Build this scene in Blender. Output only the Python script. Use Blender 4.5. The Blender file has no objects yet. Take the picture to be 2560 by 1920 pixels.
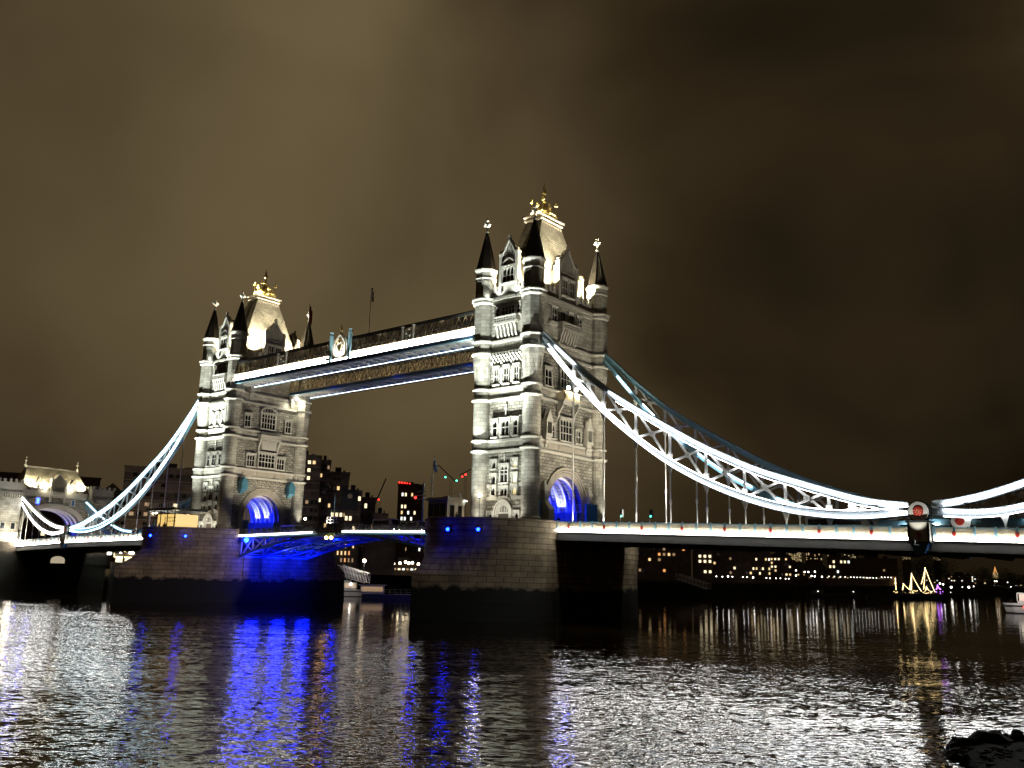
import bpy, math, random
from mathutils import Vector, Matrix
rnd = random.Random(7)
S = bpy.context.scene
COL = S.collection
rad = math.radians
# ---------------------------------------------------------------- camera
CAM = Vector((135.948, -124.118, 6.5)); YAW, PIT, ROL, FPX = -.684806, .206958, .021966, 2304.33
F_ = Vector((math.sin(YAW)*math.cos(PIT), math.cos(YAW)*math.cos(PIT), math.sin(PIT)))
R_ = Vector((math.cos(YAW), -math.sin(YAW), 0)); U_ = R_.cross(F_)
R2 = math.cos(ROL)*R_ + math.sin(ROL)*U_; U2 = -math.sin(ROL)*R_ + math.cos(ROL)*U_
cd = bpy.data.cameras.new('camera'); cam = bpy.data.objects.new('camera', cd); COL.objects.link(cam)
cd.sensor_width = 36; cd.lens = FPX/2560*36; cd.clip_start = 1; cd.clip_end = 9000
cam.matrix_world = Matrix(((R2.x, U2.x, -F_.x, CAM.x), (R2.y, U2.y, -F_.y, CAM.y), (R2.z, U2.z, -F_.z, CAM.z), (0, 0, 0, 1)))
S.camera = cam
def P(u, v, d):
    """world point at horizontal distance d along the sight line of photo pixel (u, v): used to survey far things"""
    r = F_ + (u-1280)/FPX*R2 - (v-960)/FPX*U2
    return CAM + r*(d/math.hypot(r.x, r.y))
# ---------------------------------------------------------------- render settings / exposure
S.render.engine = 'CYCLES'
S.view_settings.view_transform = 'Standard'; S.view_settings.look = 'None'
S.view_settings.exposure = 0; S.view_settings.gamma = 1
S.cycles.use_denoising = True
try: S.cycles.denoiser = 'OPENIMAGEDENOISE'
except Exception: pass
S.cycles.max_bounces = 5; S.cycles.diffuse_bounces = 2; S.cycles.glossy_bounces = 3
S.cycles.transmission_bounces = 2; S.cycles.transparent_max_bounces = 4
S.cycles.sample_clamp_indirect = 6; S.cycles.caustics_reflective = False; S.cycles.caustics_refractive = False
# ---------------------------------------------------------------- night sky: low cloud lit by the city
W = bpy.data.worlds.new('World'); S.world = W; W.use_nodes = True
nt = W.node_tree; nt.nodes.clear()
def N(t, k, **kw):
    n = t.nodes.new(k)
    for a, b in kw.items():
        if a.startswith('i_'):
            n.inputs[a[2:].replace('_', ' ')].default_value = b
        else: setattr(n, a, b)
    return n
def L(t, a, b): t.links.new(a, b)
tc = N(nt, 'ShaderNodeTexCoord')
mp = N(nt, 'ShaderNodeMapping'); mp.inputs['Scale'].default_value = (1, 1, 1.25); mp.inputs['Location'].default_value = (.35, .1, .2)
L(nt, tc.outputs['Generated'], mp.inputs['Vector'])
n1 = N(nt, 'ShaderNodeTexNoise', i_Scale=2.1, i_Detail=4.0, i_Roughness=.45, i_Distortion=.35); L(nt, mp.outputs[0], n1.inputs['Vector'])
# brightness of the cloud base: glow of the city towards the west and over the bridge
def dotn(v):
    d = N(nt, 'ShaderNodeVectorMath', operation='DOT_PRODUCT'); L(nt, tc.outputs['Generated'], d.inputs[0]); d.inputs[1].default_value = v; return d.outputs['Value']
def sky_dir(u, v):
    return (F_ + (u-1280)/FPX*R2 - (v-960)/FPX*U2).normalized()
def mth(t, op, a, b=None, clamp=False):
    m = N(t, 'ShaderNodeMath', operation=op); m.use_clamp = clamp
    for i, q in enumerate((a, b)):
        if q is None: continue
        if isinstance(q, (int, float)): m.inputs[i].default_value = q
        else: L(t, q, m.inputs[i])
    return m.outputs[0]
def lobe(u, v, k, amp):      # a broad soft patch of lighter or darker cloud in one direction of the sky
    d = mth(nt, 'SUBTRACT', dotn(sky_dir(u, v)), 1.0)
    return mth(nt, 'MULTIPLY', mth(nt, 'EXPONENT', mth(nt, 'MULTIPLY', d, k)), amp)
val = mth(nt, 'MULTIPLY', mth(nt, 'SUBTRACT', n1.outputs['Fac'], .5), .15)
for a in ((650, 200, 10, .041), (620, 420, 40, .020), (1000, 120, 40, .014), (150, 60, 60, -.008), (-200, 600, 20, .006), (1900, 480, 14, -.018), (1800, 430, 50, -.016), (1000, 1100, 30, .012), (2500, 900, 12, .004)):
    val = mth(nt, 'ADD', val, lobe(*a))
val = mth(nt, 'MAXIMUM', mth(nt, 'ADD', val, .033), .008)
colr = N(nt, 'ShaderNodeValToRGB')
L(nt, mth(nt, 'MULTIPLY', val, 8.0, True), colr.inputs['Fac'])
e = colr.color_ramp.elements
e[0].position = 0; e[0].color = (.0, .0, .0, 1); e[1].position = 1; e[1].color = (.150, .112, .056, 1)
q = e.new(.28); q.color = (.029, .0192, .0088, 1)
q = e.new(.60); q.color = (.080, .0565, .0275, 1)
bg = N(nt, 'ShaderNodeBackground'); bg.inputs['Strength'].default_value = 1.0
L(nt, colr.outputs[0], bg.inputs['Color'])
wo = N(nt, 'ShaderNodeOutputWorld'); L(nt, bg.outputs[0], wo.inputs['Surface'])

# ---------------------------------------------------------------- materials
M = {}
def mat(name):
    m = bpy.data.materials.new(name); m.use_nodes = True
    t = m.node_tree; b = t.nodes['Principled BSDF']; M[name] = m
    return m, t, b
def plain(name, col, rough=.6, metal=0, vary=.25, scale=1.5, bump=0.0):
    m, t, b = mat(name)
    b.inputs['Roughness'].default_value = rough; b.inputs['Metallic'].default_value = metal
    c = N(t, 'ShaderNodeTexCoord'); n = N(t, 'ShaderNodeTexNoise', i_Scale=scale, i_Detail=5.0); L(t, c.outputs['Object'], n.inputs['Vector'])
    r = N(t, 'ShaderNodeMix', data_type='RGBA'); L(t, n.outputs['Fac'], r.inputs['Factor'])
    r.inputs['A'].default_value = (*[x*(1-vary) for x in col], 1); r.inputs['B'].default_value = (*[min(1, x*(1+vary)) for x in col], 1)
    L(t, r.outputs['Result'], b.inputs['Base Color'])
    if bump:
        bp = N(t, 'ShaderNodeBump', i_Strength=.6, i_Distance=bump); L(t, n.outputs['Fac'], bp.inputs['Height']); L(t, bp.outputs[0], b.inputs['Normal'])
    return m
def emit(name, col, s):
    m, t, b = mat(name); b.inputs['Base Color'].default_value = (.6, .6, .6, 1)
    b.inputs['Emission Color'].default_value = (*col, 1); b.inputs['Emission Strength'].default_value = s
    return m
def uv_wall(t):
    """bricks run along X on faces that look along Y and along Y on faces that look along X"""
    c = N(t, 'ShaderNodeTexCoord'); g = N(t, 'ShaderNodeNewGeometry')
    sx = N(t, 'ShaderNodeSeparateXYZ'); L(t, c.outputs['Object'], sx.inputs[0])
    sn = N(t, 'ShaderNodeSeparateXYZ'); L(t, g.outputs['True Normal'], sn.inputs[0])
    k = mth(t, 'GREATER_THAN', mth(t, 'ABSOLUTE', sn.outputs['Y']), mth(t, 'ABSOLUTE', sn.outputs['X']))
    u = mth(t, 'ADD', mth(t, 'MULTIPLY', sx.outputs['X'], k), mth(t, 'MULTIPLY', sx.outputs['Y'], mth(t, 'SUBTRACT', 1.0, k)))
    cb = N(t, 'ShaderNodeCombineXYZ'); L(t, u, cb.inputs['X']); L(t, sx.outputs['Z'], cb.inputs['Y'])
    return c, cb.outputs[0], sx.outputs['Z']
def brick(name, c1, c2, mort, w, h, ms=.03, bump=.05, rough=.85, stain=None, lump=0.0):
    m, t, b = mat(name); b.inputs['Roughness'].default_value = rough
    c, v, z = uv_wall(t)
    br = N(t, 'ShaderNodeTexBrick', i_Scale=1.0); br.inputs['Brick Width'].default_value = w; br.inputs['Row Height'].default_value = h
    br.inputs['Mortar Size'].default_value = ms; br.inputs['Mortar Smooth'].default_value = .2; br.inputs['Bias'].default_value = 0
    br.inputs['Color1'].default_value = (*c1, 1); br.inputs['Color2'].default_value = (*c2, 1); br.inputs['Mortar'].default_value = (*mort, 1)
    L(t, v, br.inputs['Vector'])
    n = N(t, 'ShaderNodeTexNoise', i_Scale=.35, i_Detail=6.0, i_Roughness=.6); L(t, c.outputs['Object'], n.inputs['Vector'])
    mx = N(t, 'ShaderNodeMix', data_type='RGBA', blend_type='MULTIPLY'); mx.inputs['Factor'].default_value = .75
    rp = N(t, 'ShaderNodeMapRange'); L(t, n.outputs['Fac'], rp.inputs['Value']); rp.inputs['From Min'].default_value = .3; rp.inputs['From Max'].default_value = .7; rp.inputs['To Min'].default_value = .32; rp.inputs['To Max'].default_value = 1.2
    L(t, br.outputs['Color'], mx.inputs['A']); L(t, rp.outputs[0], mx.inputs['B'])
    out = mx.outputs['Result']
    if stain:     # weed and slime below the high water mark, ragged edge
        z0, sc = stain
        nz = N(t, 'ShaderNodeTexNoise', i_Scale=.5, i_Detail=5.0); L(t, c.outputs['Object'], nz.inputs['Vector'])
        lim = mth(t, 'ADD', z0-1.3, mth(t, 'MULTIPLY', nz.outputs['Fac'], 2.6))
        k = N(t, 'ShaderNodeMapRange'); L(t, mth(t, 'SUBTRACT', z, lim), k.inputs['Value']); k.inputs['From Min'].default_value = -.25; k.inputs['From Max'].default_value = .25
        m2 = N(t, 'ShaderNodeMix', data_type='RGBA'); L(t, k.outputs[0], m2.inputs['Factor']); m2.inputs['A'].default_value = (*sc, 1); L(t, out, m2.inputs['B']); out = m2.outputs['Result']
    L(t, out, b.inputs['Base Color'])
    hgt = mth(t, 'SUBTRACT', 1.0, br.outputs['Fac'])
    if lump:
        nl = N(t, 'ShaderNodeTexNoise', i_Scale=2.2, i_Detail=3.0); L(t, c.outputs['Object'], nl.inputs['Vector'])
        hgt = mth(t, 'ADD', hgt, mth(t, 'MULTIPLY', nl.outputs['Fac'], lump))
    bp = N(t, 'ShaderNodeBump', i_Strength=1.0, i_Distance=bump); L(t, hgt, bp.inputs['Height']); L(t, bp.outputs[0], b.inputs['Normal'])
    return m
brick('rough_stone', (.38, .36, .30), (.20, .185, .15), (.05, .045, .036), 1.05, .52, .045, .14, lump=1.3)
brick('ashlar', (.50, .48, .41), (.33, .31, .26), (.20, .19, .155), 1.3, .62, .028, .02)
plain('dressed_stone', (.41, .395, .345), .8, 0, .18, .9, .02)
plain('darker_stone', (.30, .27, .22), .85, 0, .25, .9)  # darker, browner stone than the dressed kind
brick('granite', (.34, .265, .165), (.23, .18, .11), (.035, .027, .016), 2.3, .82, .04, .04, stain=(4.9, (.0030, .0032, .0024)), lump=.4)
brick('quay_stone', (.10, .08, .06), (.07, .055, .04), (.02, .02, .015), 1.8, .7, .03, .03, stain=(5.4, (.008, .009, .006)))
brick('roof_tile', (.46, .42, .32), (.32, .29, .215), (.14, .125, .095), .45, .42, .03, .05, .75)
brick('dark_slate', (.045, .038, .030), (.030, .026, .022), (.012, .011, .010), .5, .45, .02, .02, .6)
brick('dark_brick', (.19, .125, .085), (.13, .09, .065), (.08, .065, .05), .8, .35, .02, .02)
brick('hotel_concrete', (.27, .20, .155), (.22, .165, .13), (.13, .10, .08), 4.5, 3.1, .03, .02)
plain('gold', (.96, .72, .30), .28, 1.0, .15, 3)
plain('pale_paint', (.72, .72, .68), .45, 0, .08)
plain('cream_paint', (.72, .62, .42), .5, 0, .1)
plain('blue_paint', (.13, .29, .37), .4, 0, .15, .6)
plain('bright_blue', (.04, .20, .55), .4, 0, .1)
plain('fascia_steel', (.055, .055, .053), .5, 0, .3, .4)
plain('chain_paint', (.34, .39, .42), .4, 0, .1, .6)
plain('light_blue_paint', (.26, .48, .58), .4, 0, .12, .6)
plain('deep_blue_paint', (.03, .10, .28), .4, 0, .15)
plain('red_paint', (.42, .03, .02), .45, 0, .1)
plain('dark_steel', (.030, .034, .036), .5, .3, .3)
plain('girder_steel', (.060, .058, .050), .55, 0, .35, .4)
plain('lattice_steel', (.34, .27, .16), .5, 0, .2)
plain('dark_glass', (.012, .012, .013), .12, 0, .2)
plain('asphalt', (.045, .045, .045), .9, 0, .2)
plain('dark_wood', (.05, .035, .025), .7, 0, .3)
plain('bark', (.10, .075, .05), .9, 0, .3, 4)
plain('black_cloth', (.012, .012, .014), .9, 0, .3)
plain('skin', (.35, .22, .15), .6, 0, .1)
plain('mud', (.004, .0035, .003), .8, 0, .5, 1.2, .06)
plain('wet_rock', (.004, .0035, .003), .7, 0, .5, 2.5, .05)
plain('white_hull', (.62, .61, .60), .4, 0, .1)
plain('dark_hull', (.015, .016, .02), .4, 0, .3)
plain('tent_cloth', (.50, .47, .40), .8, 0, .1)
for k_ in ('mud', 'wet_rock'): M[k_].node_tree.nodes['Principled BSDF'].inputs['Specular IOR Level'].default_value = .08
emit('led_white', (.97, .98, 1.0), 20.0)
emit('led_glare', (1.0, .97, .90), 48.0)
emit('lamp_small', (1.0, .93, .8), 7.0)
emit('led_cool', (.78, .94, 1.0), 10.0)
emit('led_soft', (.95, .95, 1.0), 8.0)
emit('led_bascule', (1.0, .98, .95), 9.0)
emit('led_deck', (1.0, .98, .93), 42.0)
emit('led_blue', (.002, .014, 1.0), 55.0)
emit('lamp_glare', (1.0, .88, .68), 90.0)
emit('lamp_warm', (1.0, .80, .50), 16.0)
emit('lamp_white', (1.0, .95, .85), 10.0)
plain('lantern_blue', (.045, .15, .21), .45, 0, .3, 2)
emit('lamp_amber', (1.0, .55, .14), 22.0)
emit('lamp_red', (1.0, .02, .015), 8.0)
emit('lamp_green', (.08, 1.0, .55), 7.0)
emit('lamp_purple', (.55, .15, 1.0), 7.0)
emit('fairy_warm', (1.0, .72, .32), 9.0)
emit('win_warm', (1.0, .68, .30), 1.1)
emit('win_cream', (1.0, .82, .50), 1.6)
emit('win_dim', (1.0, .62, .30), .32)
emit('win_white', (.95, 1.0, .92), 1.5)
emit('arch_glow', (1.0, .84, .58), .42)
emit('win_orange', (1.0, .42, .12), 1.0)
emit('win_tower', (1.0, .78, .30), .8)
emit('sign_yellow', (1.0, .66, .20), .95)
# water: fine chop, the facets tilt with two octaves of ripples and a slow swell
m, t, b = mat('river_water')
b.inputs['Base Color'].default_value = (.018, .0105, .0045, 1); b.inputs['Roughness'].default_value = .04; b.inputs['IOR'].default_value = 1.33
c = N(t, 'ShaderNodeTexCoord')
def slope(sc, amp, det, rot=.6, st=(1, 1, 1)):
    mpr = N(t, 'ShaderNodeMapping'); mpr.inputs['Rotation'].default_value = (0, 0, -rot); L(t, c.outputs['Object'], mpr.inputs['Vector'])
    mpx = N(t, 'ShaderNodeMapping'); mpx.inputs['Scale'].default_value = st; L(t, mpr.outputs[0], mpx.inputs['Vector'])
    n = N(t, 'ShaderNodeTexNoise', i_Scale=sc, i_Detail=det, i_Roughness=.55, i_Distortion=.25); L(t, mpx.outputs[0], n.inputs['Vector'])
    s = N(t, 'ShaderNodeVectorMath', operation='SUBTRACT'); L(t, n.outputs['Color'], s.inputs[0]); s.inputs[1].default_value = (.5, .5, .5)
    k = N(t, 'ShaderNodeVectorMath', operation='SCALE'); L(t, s.outputs[0], k.inputs[0]); k.inputs['Scale'].default_value = amp
    return k.outputs[0]
def vadd(a, b_):
    s = N(t, 'ShaderNodeVectorMath', operation='ADD'); L(t, a, s.inputs[0]); L(t, b_, s.inputs[1]); return s.outputs[0]
# patches of rougher and smoother water
big = N(t, 'ShaderNodeTexNoise', i_Scale=.035, i_Detail=3.0); L(t, c.outputs['Object'], big.inputs['Vector'])
gust = N(t, 'ShaderNodeMapRange'); L(t, big.outputs['Fac'], gust.inputs['Value']); gust.inputs['From Min'].default_value = .35; gust.inputs['From Max'].default_value = .65; gust.inputs['To Min'].default_value = .65; gust.inputs['To Max'].default_value = 1.15
sl0 = vadd(vadd(vadd(slope(.30, .12, 1.0, .72, (.5, 1.6, 1)), slope(1.15, .14, 2.0, .66, (.6, 1.8, 1))), slope(2.9, .42, 2.0, .62, (.7, 1.7, 1))), slope(9.0, .09, 1.0, .68, (1, 1.5, 1)))
slm = N(t, 'ShaderNodeVectorMath', operation='MULTIPLY'); L(t, sl0, slm.inputs[0]); slm.inputs[1].default_value = (.6, 1.05, 0)     # crests lie across the wind: steeper along it
slr = N(t, 'ShaderNodeVectorRotate', rotation_type='Z_AXIS'); L(t, slm.outputs[0], slr.inputs['Vector']); slr.inputs['Angle'].default_value = .684
sl = slr.outputs[0]
sxy = N(t, 'ShaderNodeSeparateXYZ'); L(t, c.outputs['Object'], sxy.inputs[0])
shel = N(t, 'ShaderNodeMapRange'); L(t, sxy.outputs['Y'], shel.inputs['Value']); shel.inputs['From Min'].default_value = -60; shel.inputs['From Max'].default_value = -14; shel.inputs['To Min'].default_value = 1.0; shel.inputs['To Max'].default_value = .13
sc_ = N(t, 'ShaderNodeVectorMath', operation='SCALE'); L(t, sl, sc_.inputs[0]); L(t, mth(t, 'MULTIPLY', gust.outputs[0], shel.outputs[0]), sc_.inputs['Scale'])
fl = N(t, 'ShaderNodeVectorMath', operation='MULTIPLY'); L(t, sc_.outputs[0], fl.inputs[0]); fl.inputs[1].default_value = (1, 1, 0)
nn = N(t, 'ShaderNodeVectorMath', operation='NORMALIZE'); L(t, vadd(fl.outputs[0], (lambda q: q)(N(t, 'ShaderNodeCombineXYZ', i_Z=1.0).outputs[0])), nn.inputs[0])
L(t, nn.outputs[0], b.inputs['Normal'])

# ---------------------------------------------------------------- mesh builder
ORG = Vector((0, 0, 0))
TAU = 2*math.pi
class MB:
    def __init__(s): s.v = []; s.f = []; s.T = None
    def add(s, vs, fs):
        o = len(s.v); s.v += [tuple(map(float, (s.T(*p) if s.T else p))) for p in vs]; s.f += [tuple(o+i for i in f) for f in fs]; return s
    def box(s, x0, x1, y0, y1, z0, z1):
        return s.add([(x0, y0, z0), (x1, y0, z0), (x1, y1, z0), (x0, y1, z0), (x0, y0, z1), (x1, y0, z1), (x1, y1, z1), (x0, y1, z1)],
                     [(0, 3, 2, 1), (4, 5, 6, 7), (0, 1, 5, 4), (1, 2, 6, 5), (2, 3, 7, 6), (3, 0, 4, 7)])
    def cbox(s, c, d, rz=0):
        cs, sn = math.cos(rz), math.sin(rz); h = [q/2 for q in d]; vs = []
        for dz in (-1, 1):
            for dx, dy in ((-1, -1), (1, -1), (1, 1), (-1, 1)):
                x, y = dx*h[0], dy*h[1]; vs.append((c[0]+x*cs-y*sn, c[1]+x*sn+y*cs, c[2]+dz*h[2]))
        return s.add(vs, [(0, 3, 2, 1), (4, 5, 6, 7), (0, 1, 5, 4), (1, 2, 6, 5), (2, 3, 7, 6), (3, 0, 4, 7)])
    def loft(s, rings, cap=True, closed=True):
        n = len(rings[0]); vs = [p for r in rings for p in r]; fs = []
        for i in range(len(rings)-1):
            for j in range(n if closed else n-1):
                k = (j+1) % n; fs.append((i*n+j, i*n+k, (i+1)*n+k, (i+1)*n+j))
        if cap: fs += [tuple(range(n-1, -1, -1)), tuple((len(rings)-1)*n+i for i in range(n))]
        return s.add(vs, fs)
    def prism(s, poly, z0, z1): return s.loft([[(x, y, z0) for x, y in poly], [(x, y, z1) for x, y in poly]])
    def lathe(s, cx, cy, prof, n=16, ph=0):
        return s.loft([[(cx+r*math.cos(ph+TAU*j/n), cy+r*math.sin(ph+TAU*j/n), z) for j in range(n)] for r, z in prof])
    def tube(s, p, q, r, n=6, r2=None):
        p, q = Vector(p), Vector(q); d = (q-p).normalized(); a = d.cross(Vector((0, 0, 1)) if abs(d.z) < .95 else Vector((1, 0, 0))).normalized(); b_ = d.cross(a)
        r2 = r if r2 is None else r2
        return s.loft([[tuple(p+(a*math.cos(TAU*j/n)+b_*math.sin(TAU*j/n))*r) for j in range(n)], [tuple(q+(a*math.cos(TAU*j/n)+b_*math.sin(TAU*j/n))*r2) for j in range(n)]])
    def bar(s, p, q, w, h, up=(0, 0, 1)):
        """rectangular bar; w across (normal to the up/axis plane), h along up"""
        p, q = Vector(p), Vector(q); d = (q-p).normalized(); a = d.cross(Vector(up)).normalized()*w/2; b_ = a.cross(d).normalized()*h/2
        return s.loft([[tuple(e_-a-b_), tuple(e_+a-b_), tuple(e_+a+b_), tuple(e_-a+b_)] for e_ in (p, q)])
    def strip(s, pts, offs):
        """sweep a quad section: pts = list of (x,z) along a line, offs = (y0,y1,dz0,dz1)"""
        y0, y1, a, b_ = offs
        return s.loft([[(x, y0, z+a), (x, y1, z+a), (x, y1, z+b_), (x, y0, z+b_)] for x, z in pts])
    def ball(s, c, r, n=8, m_=5, sz=1):
        return s.loft([[(c[0]+r*math.sin(math.pi*i/m_)*math.cos(TAU*j/n), c[1]+r*math.sin(math.pi*i/m_)*math.sin(TAU*j/n), c[2]-sz*r*math.cos(math.pi*i/m_)) for j in range(n)] for i in ([.08]+list(range(1, m_))+[m_-.08])])
    def build(s, name, material, parent=None, smooth=False):
        me = bpy.data.meshes.new(name)
        me.from_pydata([(x-ORG.x, y-ORG.y, z-ORG.z) for x, y, z in s.v], [], s.f)
        bm_fix(me); me.materials.append(M[material])
        if smooth: me.polygons.foreach_set('use_smooth', [True]*len(me.polygons))
        o = bpy.data.objects.new(name, me); COL.objects.link(o)
        if parent: o.parent = parent
        return o
import bmesh
def bm_fix(me):
    b = bmesh.new(); b.from_mesh(me); bmesh.ops.recalc_face_normals(b, faces=b.faces); b.to_mesh(me); b.free()
def tag(o, label, cat, group=None, kind=None):
    if label: o['label'] = label
    if cat: o['category'] = cat
    if group: o['group'] = group
    if kind: o['kind'] = kind
    return o
def thing(name, loc, label, cat, group=None, org=None, rz=0):
    global ORG
    o = bpy.data.objects.new(name, None); COL.objects.link(o); o.location = loc; o.rotation_euler.z = rz
    o.empty_display_size = .5
    ORG = Vector(org if org is not None else loc)
    return tag(o, label, cat, group)
def solo(name, mb, material, label, cat, group=None, smooth=False, kind=None):
    global ORG; ORG = Vector((0, 0, 0))
    return tag(mb.build(name, material, None, smooth), label, cat, group, kind)
def ctree(o, parent=None):
    c_ = o.copy(); COL.objects.link(c_); c_.parent = parent
    for ch in list(o.children): ctree(ch, c_)
    return c_
def light(kind, loc, col, power, to=None, ang=60, blend=.5, r=.2, parent=None):
    d = bpy.data.lights.new('lamp_light', kind); d.energy = power; d.color = col
    if kind in ('POINT', 'SPOT'): d.shadow_soft_size = r
    if kind == 'SPOT': d.spot_size = rad(ang); d.spot_blend = blend
    o = bpy.data.objects.new('lamp_light', d); COL.objects.link(o)
    o.location = loc
    if to is not None: o.rotation_euler = (Vector(to)-Vector(loc)).to_track_quat('-Z', 'Y').to_euler()
    if parent: o.parent = parent; o.location = Vector(loc)-Vector(ORG)
    return o
# ================================================================ the two bridge towers
HX, HY = 5.26, 9.35                       # turret axes; wall planes
TUR = [(sx, sy) for sx in (-1, 1) for sy in (-1, 1)]
def FT(face):
    if face == 'W': return lambda u, v, n: (u, -HY-n, v)
    if face == 'S': return lambda u, v, n: (HX+n, u, v)
    if face == 'N': return lambda u, v, n: (-HX-n, u, v)
    return lambda u, v, n: (u, HY+n, v)
def fmb(face):
    """builder in face coordinates (u along the wall, n out of the wall, v up)"""
    m_ = MB(); T = FT(face); m_.T = lambda x, y, z: T(x, z, y); return m_       # box(u0,u1, n0,n1, v0,v1)
def pointed(w, k=1.0, n=7):
    """half outline of a pointed arch: list of (du, dv) from the springing at -w to the apex"""
    h = w*1.25*k; pts = []
    for i in range(n+1):
        a = i/n; pts.append((-w*math.cos(a*math.pi/2)**1.15 if a < 1 else 0, h*math.sin(a*math.pi/2)**.95))
    return pts
def window(root, face, u0, u1, v0, v1, lights=2, rows=(.5,), glass='dark_glass', sur=.2, dep=.26, hood=True, frame='dressed_stone', n0=0):
    m_ = fmb(face); w = u1-u0
    m_.box(u0-sur, u0, n0, n0+dep, v0-.05, v1+sur); m_.box(u1, u1+sur, n0, n0+dep, v0-.05, v1+sur)
    m_.box(u0, u1, n0, n0+dep, v1, v1+sur); m_.box(u0-sur-.1, u1+sur+.1, n0, n0+dep+.16, v0-.28, v0-.05); m_.box(u0, u1, n0, n0+dep, v0-.05, v0+.02)
    lw = w/lights
    for i in range(1, lights): m_.box(u0+i*lw-.06, u0+i*lw+.06, n0, n0+dep-.08, v0, v1)
    for r in rows: m_.box(u0, u1, n0, n0+dep-.1, v0+(v1-v0)*r-.06, v0+(v1-v0)*r+.06)
    hh = min(.5, lw*.7)
    for i in range(lights):                       # pointed heads: stone spandrels in the corners of each light
        a, b_ = u0+i*lw, u0+(i+1)*lw; c_ = (a+b_)/2
        for e_, s_ in ((a, 1), (b_, -1)):
            pr = [(e_, v1), (c_, v1), (e_+s_*lw*.28, v1-hh*.45), (e_+s_*lw*.06, v1-hh)]
            m_.loft([[(x, n_, z) for x, z in pr] for n_ in (n0, n0+dep-.06)])
    if hood:
        m_.box(u0-sur-.16, u1+sur+.16, n0, n0+dep+.14, v1+sur+.03, v1+sur+.2)
        m_.box(u0-sur-.16, u0-sur-.02, n0, n0+dep+.12, v1-.5, v1+sur+.03); m_.box(u1+sur+.02, u1+sur+.16, n0, n0+dep+.12, v1-.5, v1+sur+.03)
    o = m_.build('window', frame, root)
    fmb(face).box(u0+.005, u1-.005, n0+.015, n0+.05, v0+.02, v1-.005).build('pane', glass, o)
    return o
def arch_curve(w, h, n=28, e_=.92): return [(w*math.cos(math.pi*i/n), h*abs(math.sin(math.pi*i/n))**e_) for i in range(n+1)]
def course(root, z, h, out, rt, octo=False, name='string_course', material='dressed_stone', walls=True):
    m_ = MB()
    if walls:
        m_.box(-HX+1, HX-1, -HY-out, -HY, z, z+h); m_.box(-HX+1, HX-1, HY, HY+out, z, z+h)
        m_.box(HX, HX+out, -HY+1, HY-1, z, z+h); m_.box(-HX-out, -HX, -HY+1, HY-1, z, z+h)
    for sx, sy in TUR:
        n, ph = (8, math.pi/8) if octo else (20, 0)
        m_.lathe(sx*HX, sy*HY, [(rt, z-.003), (rt+out*.7, z+h*.35), (rt+out, z+h*.6), (rt+out, z+h+.003)], n, ph)
    return m_.build(name, material, root)
def finial(root, x, y, z0, z1, name='finial', parent=None, g='gold'):
    h = z1-z0; m_ = MB()
    m_.lathe(x, y, [(.16, z0-.3), (.30, z0), (.14, z0+.15*h), (.14, z0+.3*h), (.34, z0+.36*h), (.16, z0+.42*h), (.12, z0+.7*h), (.28, z0+.78*h), (.08, z0+.87*h), (.02, z1)], 8)
    for k in range(4):
        a = k*math.pi/2; dx, dy = math.cos(a), math.sin(a)
        m_.tube((x, y, z0+.5*h), (x+dx*.52, y+dy*.52, z0+.5*h), .11, 5); m_.ball((x+dx*.55, y+dy*.55, z0+.5*h), .24, 6, 4)
    return m_.build(name, 'pale_paint', parent or root)
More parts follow.
